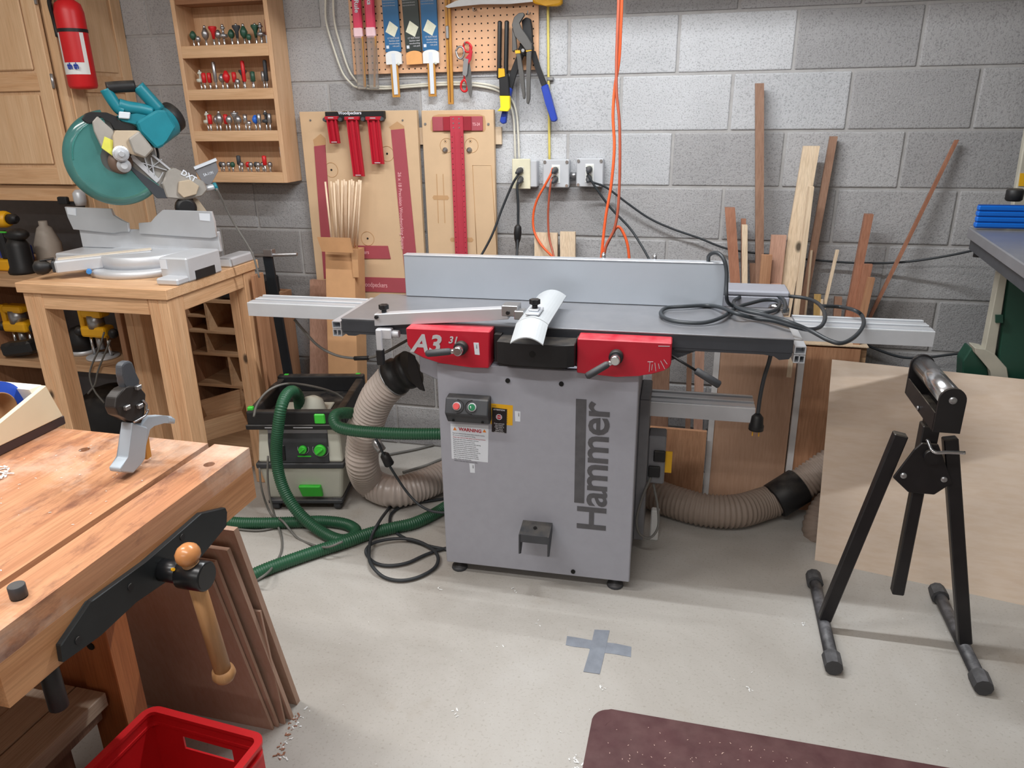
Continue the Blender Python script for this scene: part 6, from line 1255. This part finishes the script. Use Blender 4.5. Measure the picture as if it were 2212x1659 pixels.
lumber((0.972,-0.14,0.851,1.0391,-0.16), .024, .006, wood('dull_yellow_wood', (188, 156, 100), (170, 136, 84), 'z'), 'short yellowish slat standing low behind the cord coil')
lumber((0.989,-0.14,0.833,1.0421,-0.16), .008, .008, w_white, 'tiny pale stick beside the yellowish slat')
lumber((1.05,-0.1,0.837,1.1005,-0.16), .026, .02, w_brown, 'low brown stub left of the reddish brown post')
lumber((-0.076,-0.04,1.038,-0.0441,-0.16), .095, .018, w_white, 'pale wide board behind the fence, left one of the two', g='pale boards behind the fence')
lumber((0.014,-0.04,1.044,0.0516,-0.16), .062, .02, w_white, 'pale board behind the fence, right one of the two', g='pale boards behind the fence')
lumber((0.526,-0.14,0.597,0.5529,-0.16), .020, .02, m_dgrey and w_brown, 'dark stud behind the lower extension rail', g='studs behind the machine')
lumber((0.563,-0.14,0.628,0.5953,-0.16), .036, .02, w_pink, 'pinkish stud behind the lower extension rail', g='studs behind the machine')
lumber((0.415,-0.12,0.613,0.4332,-0.16), .07, .02, w_brown, 'broad dark board in shadow behind the machine', g='studs behind the machine')
# sheet goods
def sheet(x0, x1, yb, yt, zt, th, m, lab, edge=None, xt0=None, name='standing_sheet'):
    T = thing(name, lab, 'sheet', ((x0+x1)/2, yb, 0), 0, 'sheets standing behind the machine')
    xt0 = x0 if xt0 is None else xt0; s = xt0-x0
    mb = MB(); v = [(x0, yb, 0), (x1, yb, 0), (x1, yb+th, 0), (x0, yb+th, 0), (x0+s, yt, zt), (x1+s, yt, zt), (x1+s, yt+th, zt), (x0+s, yt+th, zt)]
    mb._add(v, [(3,2,1,0),(4,5,6,7),(0,1,5,4),(1,2,6,5),(2,3,7,6),(3,0,4,7)]); part(T, 'sheet', mb, m)
    if edge:
        w = .022; mb = MB(); v = [(x0-w, yb-.004, 0), (x0, yb-.004, 0), (x0, yb+th, 0), (x0-w, yb+th, 0), (x0+s-w, yt-.004, zt), (x0+s, yt-.004, zt), (x0+s, yt+th, zt), (x0+s-w, yt+th, zt)]
        mb._add(v, [(3,2,1,0),(4,5,6,7),(0,1,5,4),(1,2,6,5),(2,3,7,6),(3,0,4,7)]); part(T, 'edge_strip', mb, edge, 'white edge strip')
    return T
m_edge = pm('white_edge', (196, 192, 190), .6)
sheet(.642, .925, -.215, -.165, .70, .019, w_osb, 'tan particle board sheet with white left edge behind the machine', m_edge)
sheet(.950, 1.14, -.24, -.19, .660, .019, w_opl, 'orange brown plywood sheet with white left edge, left of the big pale plywood', m_edge)
sheet(.36, .615, -.27, -.24, .300, .018, w_opl, 'low dark orange plywood piece behind the electrical box of the machine')
part(sheet(.93, 1.165, -.215, -.165, .668, .02, w_shelf, 'pale board behind the orange brown plywood with its top edge showing'), 'top_edge', MB().box((.93, -.19, .668), (1.165, -.145, .672)), w_white)
# big pale plywood
PW = thing('plywood_sheet', 'large pale plywood sheet leaning behind the roller stand at the right', 'plywood', (1.6, -.6, 0))
pa, pb, pc, pd = Vector((1.009, -.602, 0)), Vector((1.623, -.723, 0)), Vector((1.008, -.402, .682)), Vector((1.62, -.523, .694))
ex = (pb-pa)*.62; pb2 = pb+ex; pd2 = pd+ex
nrm = (pb-pa).cross(pc-pa).normalized(); th = nrm*(-.012) if nrm.y < 0 else nrm*.012
part(PW, 'sheet', (lambda m: (m._add([pa, pb2, pb2+th, pa+th, pc, pd2, pd2+th, pc+th], [(3,2,1,0),(4,5,6,7),(0,1,5,4),(1,2,6,5),(2,3,7,6),(3,0,4,7)]), m)[1])(MB()), w_ply)
# ---------------------------------------------------------------- roller stand
RSn = thing('roller_stand', 'black folding roller stand with chrome roller in front of the pale plywood', 'stand', (1.17, -.97, 0))
m_rs = pm('black_powder_coat', (30, 28, 30), .4, .1, .2, 20, .03, 300, .5, .25)
m_cap = pm('dusty_rubber', (66, 66, 68), .75, 0, .2, 20, 0, 100, .4, .6, 0, (130, 130, 134))
mb0 = [(1.152,-1.168,0.84),(1.149,-0.914,0.84)]
f, bk = Vector(mb0[0]), Vector(mb0[1]); dr = (f-bk).normalized(); side = Vector((-dr.y, dr.x, 0))
part(RSn, 'roller', MB().lathe([(.012, 0), (.027, .002), (.027, (f-bk).length-.004), (.012, (f-bk).length-.002)], bk, dr, 28), m_chrome)
cen = (f+bk)/2; z0 = -.066
def P3(t, s_, z): return bk+dr*t+side*s_+Vector((0, 0, z))
Lr = (f-bk).length
for e0, e1 in ((-.012, -.004), (Lr+.002, Lr+.010)):
    mb = MB(); n = 12; prof = [(-.030, -.085), (.030, -.085)]+[(.030*math.cos(PI*k/n), .030*math.sin(PI*k/n)) for k in range(n+1)]
    vs = [P3(e0, a, b) for a, b in prof]+[P3(e1, a, b) for a, b in prof]; m = len(prof)
    mb._add(vs, [tuple(range(m)), tuple(range(m, 2*m))[::-1]]+[(i, m+i, m+(i+1) % m, (i+1) % m) for i in range(m)]); part(RSn, 'end_plate', mb, m_rs)
part(RSn, 'axle_bolt', MB().lathe([(.010, 0), (.009, .003), (.004, .004)], P3(Lr+.010, 0, 0), dr, 12), m_steel)
for s_ in (-.029, .029):
    part(RSn, 'channel_side', MB().beam(P3(0, s_, -.062), P3(Lr, s_, -.062), .003, .046, (0, 0, 1)), m_rs)
part(RSn, 'channel_base', MB().beam(P3(0, 0, -.084), P3(Lr, 0, -.084), .058, .003, (0, 0, 1)), m_rs)
part(RSn, 'axle_bolt', MB().cyl(P3(.13, -.031, -.075), P3(.13, -.035, -.075), .006, n=8), m_steel)
px_, py_ = 1.172, -.985
part(RSn, 'inner_post', MB().box((px_-.016, py_-.016, .16), (px_+.016, py_+.016, .755), .003), m_rs)
part(RSn, 'outer_post', MB().box((px_-.021, py_-.021, .50), (px_+.021, py_+.021, .70), .003), m_rs)
part(RSn, 'hub_plate', MB().prism([(px_-.075, .545), (px_-.03, .505), (px_+.035, .505), (px_+.072, .545), (px_+.03, .635), (px_+.02, .655), (px_-.02, .655), (px_-.035, .635)], py_-.032, py_-.024, 'xz', .002), m_rs)
for x in (px_-.05, px_+.05): part(RSn, 'hub_bolt', MB().lathe([(.009, 0), (.008, .004), (.003, .005)], (x, py_-.032, .555), (0, -1, 0), 12), m_steel)
mb = MB(); mb.lathe([(.02, 0), (.02, .015)], (px_+.008, py_-.032, .622), (0, -1, 0), 16); part(RSn, 'clamp_boss', mb, m_rs)
a = [(1.159,-1.03,0.672),(1.17,-1.03,0.652),(1.203,-1.03,0.653),(1.244,-1.03,0.656)]
part(RSn, 'clamp_handle', MB().tube([(p[0], y, p[2]) for p, y in zip(a, (-1.03, -1.06, -1.06, -1.06))], .0045, 8), m_chrome)
m_ftd = pm('dusty_black_tube', (44, 44, 48), .5, 0, .2, 20, .03, 300, .5, .95, 0, (150, 150, 154))
fl_, fr_ = (.986, -1.185, .985, -.752), (1.366, -1.175, 1.362, -.744)
for (x0_, y0_, x1_, y1_), tx, xx in ((fl_, px_-.055, [(0.989,-0.992,0.06)][0]), (fr_, px_+.050, [(1.34,-1.013,0.06)][0])):
    ft = part(RSn, 'foot_tube', MB().cyl((x0_, y0_, .027), (x1_, y1_, .027), .0185, n=18), m_ftd)
    for (cx, cy, d_) in ((x0_, y0_, -1), (x1_, y1_, 1)): part(ft, 'end_cap', MB().lathe([(.0245, 0), (.026, .02), (.0265, .05), (.018, .052)], (cx, cy+d_*.012, .027), (0, -d_, 0), 10, smooth=False), m_cap)
    xm = (x0_+x1_)/2; ym = xx[1]
    part(RSn, 'leg', MB().beam((xm, ym, .04), (tx-(.012 if tx < px_ else -.004), py_+.0, .665), .036, .030, (0, 1, 0), .003), m_rs)
# ---------------------------------------------------------------- green band saw at the right edge
BS = thing('band_saw', 'green and cream machine with blue fence on its table, right edge of the photo', 'machine', (1.75, -.6, 0))
m_gr = pm('dark_green_paint', (30, 70, 56), .4, 0, .08, 4); m_bei = pm('cream_grey_paint', (176, 172, 158), .55)
part(BS, 'fence', (lambda m: [m.box((1.335, -.512, 1.158+i*.0165), (2.1, -.49+(.0 if i % 2 else .002), 1.158+i*.0165+.0145), .003) for i in range(4)] and m)(MB()), pm('bright_blue_anodised', (10, 104, 204), .4, .1, .03))
part(BS, 'fence_core', MB().box((1.337, -.508, 1.156), (2.1, -.492, 1.224)), pm('blue_anodised_dark', (6, 70, 150), .5))
mb = MB(); v = [(1.335, -.44), (2.2, -.44), (2.2, -1.12), (1.22, -1.12)]
part(BS, 'table', MB().prism([(1.335, -.45), (2.2, -.45), (2.2, -1.2), (1.27, -1.2)], 1.118, 1.150, 'xy', .003), m_iron)
part(BS, 'table_rib', MB().prism([(1.345, -.46), (1.39, -.46), (1.33, -1.19), (1.28, -1.19)], 1.085, 1.118, 'xy'), m_dgrey)
part(BS, 'bolt', MB().cyl((1.36, -.50, 1.068), (1.36, -.50, 1.0845), .012, n=12), m_black)
part(BS, 'frame_edge', MB().prism([(1.444,1.07),(1.464,1.071),(1.482,0.747),(1.449,0.762)], -.46, -.42, 'xz', .002), m_bei)
part(BS, 'base_flange', MB().prism([(1.418,0.77),(1.449,0.766),(1.48,0.751),(1.523,0.707),(1.556,0.606),(1.51,0.602),(1.478,0.696),(1.426,0.748)], -.462, -.40, 'xz', .002), m_bei)
part(BS, 'body', MB().prism([(1.465,1.077),(1.96,1.092),(2.091,0.586),(1.55,0.538),(1.492,0.746)], -.455, -.34, 'xz', .006), m_gr)
part(BS, 'base', MB().prism([(1.42,0.76),(1.48,0.694),(1.524,0.535),(1.429,0.527),(1.403,0.713)], -.43, -.36, 'xz', .004), m_gr)
part(BS, 'latch', MB().prism([(1.456,0.881),(1.476,0.882),(1.481,0.857),(1.461,0.856)], -.468, -.460), m_gr)
part(BS, 'plinth', MB().box((1.44, -.44, 0), (2.1, -.12, .45), .005), m_gr)
part(BS, 'column', MB().prism([(1.503,1.028),(2.05,1.046),(1.844,1.843),(1.473,1.862)], -.30, -.275, 'xz', .004), m_bei)
part(BS, 'column_badge', MB().prism([(1.497,1.3),(1.51,1.3),(1.518,1.261),(1.5,1.261)], -.302, -.3), m_yel)
part(BS, 'knob', MB().cyl((1.46, -.40, 1.225), (1.46, -.40, 1.262), .024, n=16, chamfer=.005), m_black)
# ---------------------------------------------------------------- floor things
MT = thing('floor_mat', 'dark maroon anti fatigue mat with sawdust specks, bottom right foreground', 'mat', (.85, -1.8, 0))
def rrect(x0, x1, y0, y1, r, n=8):
    out = []
    for cx, cy, a0 in ((x1-r, y1-r, 0), (x0+r, y1-r, PI/2), (x0+r, y0+r, PI), (x1-r, y0+r, 1.5*PI)):
        for k in range(n+1): out.append((cx+r*math.cos(a0+PI/2*k/n), cy+r*math.sin(a0+PI/2*k/n)))
    return out
m_mat = pm('maroon_rubber', (84, 52, 54), .6, 0, .12, 14, .06, 120, .4, .18, 0, (150, 122, 116))
o_ = rrect(.352, 1.85, -2.5, -1.474, .045)
me = MB().prism(o_, .0005, .010, 'xy', .003); part(MT, 'border', me, m_mat)
part(MT, 'pad', MB().prism(rrect(.388, 1.81, -2.46, -1.512, .03), .0095, .0145, 'xy', .003), m_mat)
R3 = random.Random(5); mb = MB()
for k in range(260): chip(mb, (R3.uniform(.40, 1.35), R3.uniform(-1.75, -1.52), .0148), .0035, R3)
solo('mat_sawdust', 'pale sawdust specks sprinkled on the maroon mat', 'sawdust', mb, pm('pinkish_dust', (206, 176, 164), .8), None, 'stuff')
TX = thing('tape_cross', 'cross of two dull blue grey tape strips stuck on the concrete floor', 'tape', (.33, -1.23, 0))
m_tape = pm('worn_grey_tape', (132, 138, 148), .55, 0, .12, 30, .1, 120)
a = [(0.232,-1.242),(0.229,-1.201),(0.27,-1.201),(0.321,-1.204),(0.377,-1.201),(0.424,-1.205),(0.427,-1.25),(0.371,-1.248),(0.342,-1.251),(0.299,-1.241),(0.258,-1.244)]
part(TX, 'tape_strip', MB().prism(a, .0003, .0010, 'xy'), m_tape); part(TX, 'tape_strip', MB().prism([(0.306,-1.153),(0.352,-1.146),(0.351,-1.197),(0.35,-1.27),(0.348,-1.341),(0.301,-1.342),(0.305,-1.26),(0.306,-1.196)], .0011, .0016, 'xy'), m_tape)
mb = MB()
for x, y in [(-0.406,-1.7),(-0.399,-1.731),(-0.391,-1.768),(-0.38,-1.802),(-0.398,-1.665),(-0.4,-1.691),(0.332,-1.647),(0.33,-1.669),(0.35,-1.654),(0.322,-1.638),(-0.227,-1.069),(0.015,-1.013),(0.133,-1.158),(0.361,-1.394),(-0.005,-1.572),(0.56,-1.338),(0.043,-1.299),(0.758,-1.306),(0.939,-0.97),(0.898,-0.968)]:
    for k in range(R3.randint(1, 5)): chip(mb, (x+R3.uniform(-.012, .012), y+R3.uniform(-.02, .02), .0006), R3.uniform(.004, .010), R3)
for k in range(90): chip(mb, (R3.uniform(-.5, 1.6), R3.uniform(-1.9, -.8), .0006), R3.uniform(.0015, .004), R3)
solo('floor_shavings', 'small pale wood shavings scattered over the concrete floor', 'shavings', mb, m_white, None, 'stuff')
mb = MB()
for x, y in [(-0.419,-1.687),(-0.412,-1.718),(-0.405,-1.748),(-0.398,-1.78),(-0.391,-1.805)]:
    for k in range(7): chip(mb, (x+R3.uniform(-.012, .012), y+R3.uniform(-.012, .012), .0008), R3.uniform(.004, .009), R3)
solo('brown_shavings', 'trail of reddish brown chips on the floor by the leaning sheets', 'shavings', mb, w_red, None, 'stuff')
# white small bottle by motor and the power cord on the tables
solo('white_block', 'small white plastic block on the floor beside the right of the machine', 'block', MB().box((.432, -.60, 0), (.462, -.57, .125), .004), m_white)
m_pc = pm('black_power_cord', (52, 56, 60), .45, 0, .08)
PC = thing('power_cord', 'thick black power cord looped in a tangle on the right table of the machine', 'cord', (.55, -.7, .9))
part(PC, 'cord', MB().tube([(0.566,-0.56,1.037),(0.566,-0.57,1.058),(0.578,-0.585,1.071),(0.596,-0.6,1.072),(0.613,-0.615,1.055),(0.623,-0.62,1.022),(0.626,-0.63,0.98),(0.629,-0.64,0.945),(0.639,-0.609,0.915),(0.666,-0.598,0.9),(0.712,-0.632,0.9),(0.753,-0.647,0.9),(0.788,-0.599,0.9),(0.803,-0.522,0.9),(0.795,-0.478,0.9),(0.759,-0.479,0.9),(0.712,-0.533,0.9),(0.663,-0.605,0.9),(0.618,-0.75,0.905),(0.564,-0.807,0.9),(0.496,-0.815,0.9),(0.45,-0.781,0.9),(0.431,-0.717,0.9),(0.446,-0.648,0.9),(0.503,-0.626,0.902),(0.576,-0.591,0.9),(0.619,-0.654,0.91),(0.658,-0.739,0.916),(0.714,-0.723,0.9),(0.767,-0.745,0.9),(0.815,-0.793,0.9),(0.857,-0.824,0.9),(0.901,-0.749,0.89),(0.921,-0.687,0.9),(0.93,-0.571,0.9),(0.92,-0.474,0.9),(0.887,-0.421,0.9),(0.821,-0.406,0.9),(0.746,-0.4,0.9),(0.691,-0.438,0.9),(0.658,-0.525,0.9),(0.672,-0.7,0.92),(0.737,-0.755,0.92),(0.797,-0.825,0.922),(0.862,-0.833,0.9),(0.909,-0.872,0.885),(0.945,-0.875,0.88),(0.992,-0.795,0.88),(1.032,-0.684,0.885),(1.047,-0.571,0.885),(1.023,-0.564,0.9),(0.998,-0.467,0.885),(0.932,-0.528,0.9)], .0062, 8, 6), m_pc)
part(PC, 'cord', MB().tube([(0.639,-0.311,0.905),(0.686,-0.332,0.905),(0.747,-0.364,0.905),(0.782,-0.421,0.905),(0.815,-0.469,0.905),(0.817,-0.564,0.905),(0.808,-0.638,0.905)], .0062, 8, 6), m_pc)
part(PC, 'cord', MB().tube([(0.766,-0.8,0.815),(0.763,-0.79,0.779),(0.755,-0.78,0.723),(0.751,-0.77,0.658),(0.75,-0.77,0.603)], .0062, 8), m_pc)
a = [(0.75,-0.77,0.606),(0.749,-0.77,0.551)]; part(PC, 'plug', MB().lathe([(.008, 0), (.018, .012), (.020, .035), (.023, .04), (.023, .055)], a[0], Vector(a[1])-Vector(a[0]), 16), m_black)
for dx in (-.009, .010): part(PC, 'plug_pin', MB().box((a[1][0]+dx-.0015, -.772, a[1][2]-.022), (a[1][0]+dx+.0015, -.766, a[1][2])), m_yelp)
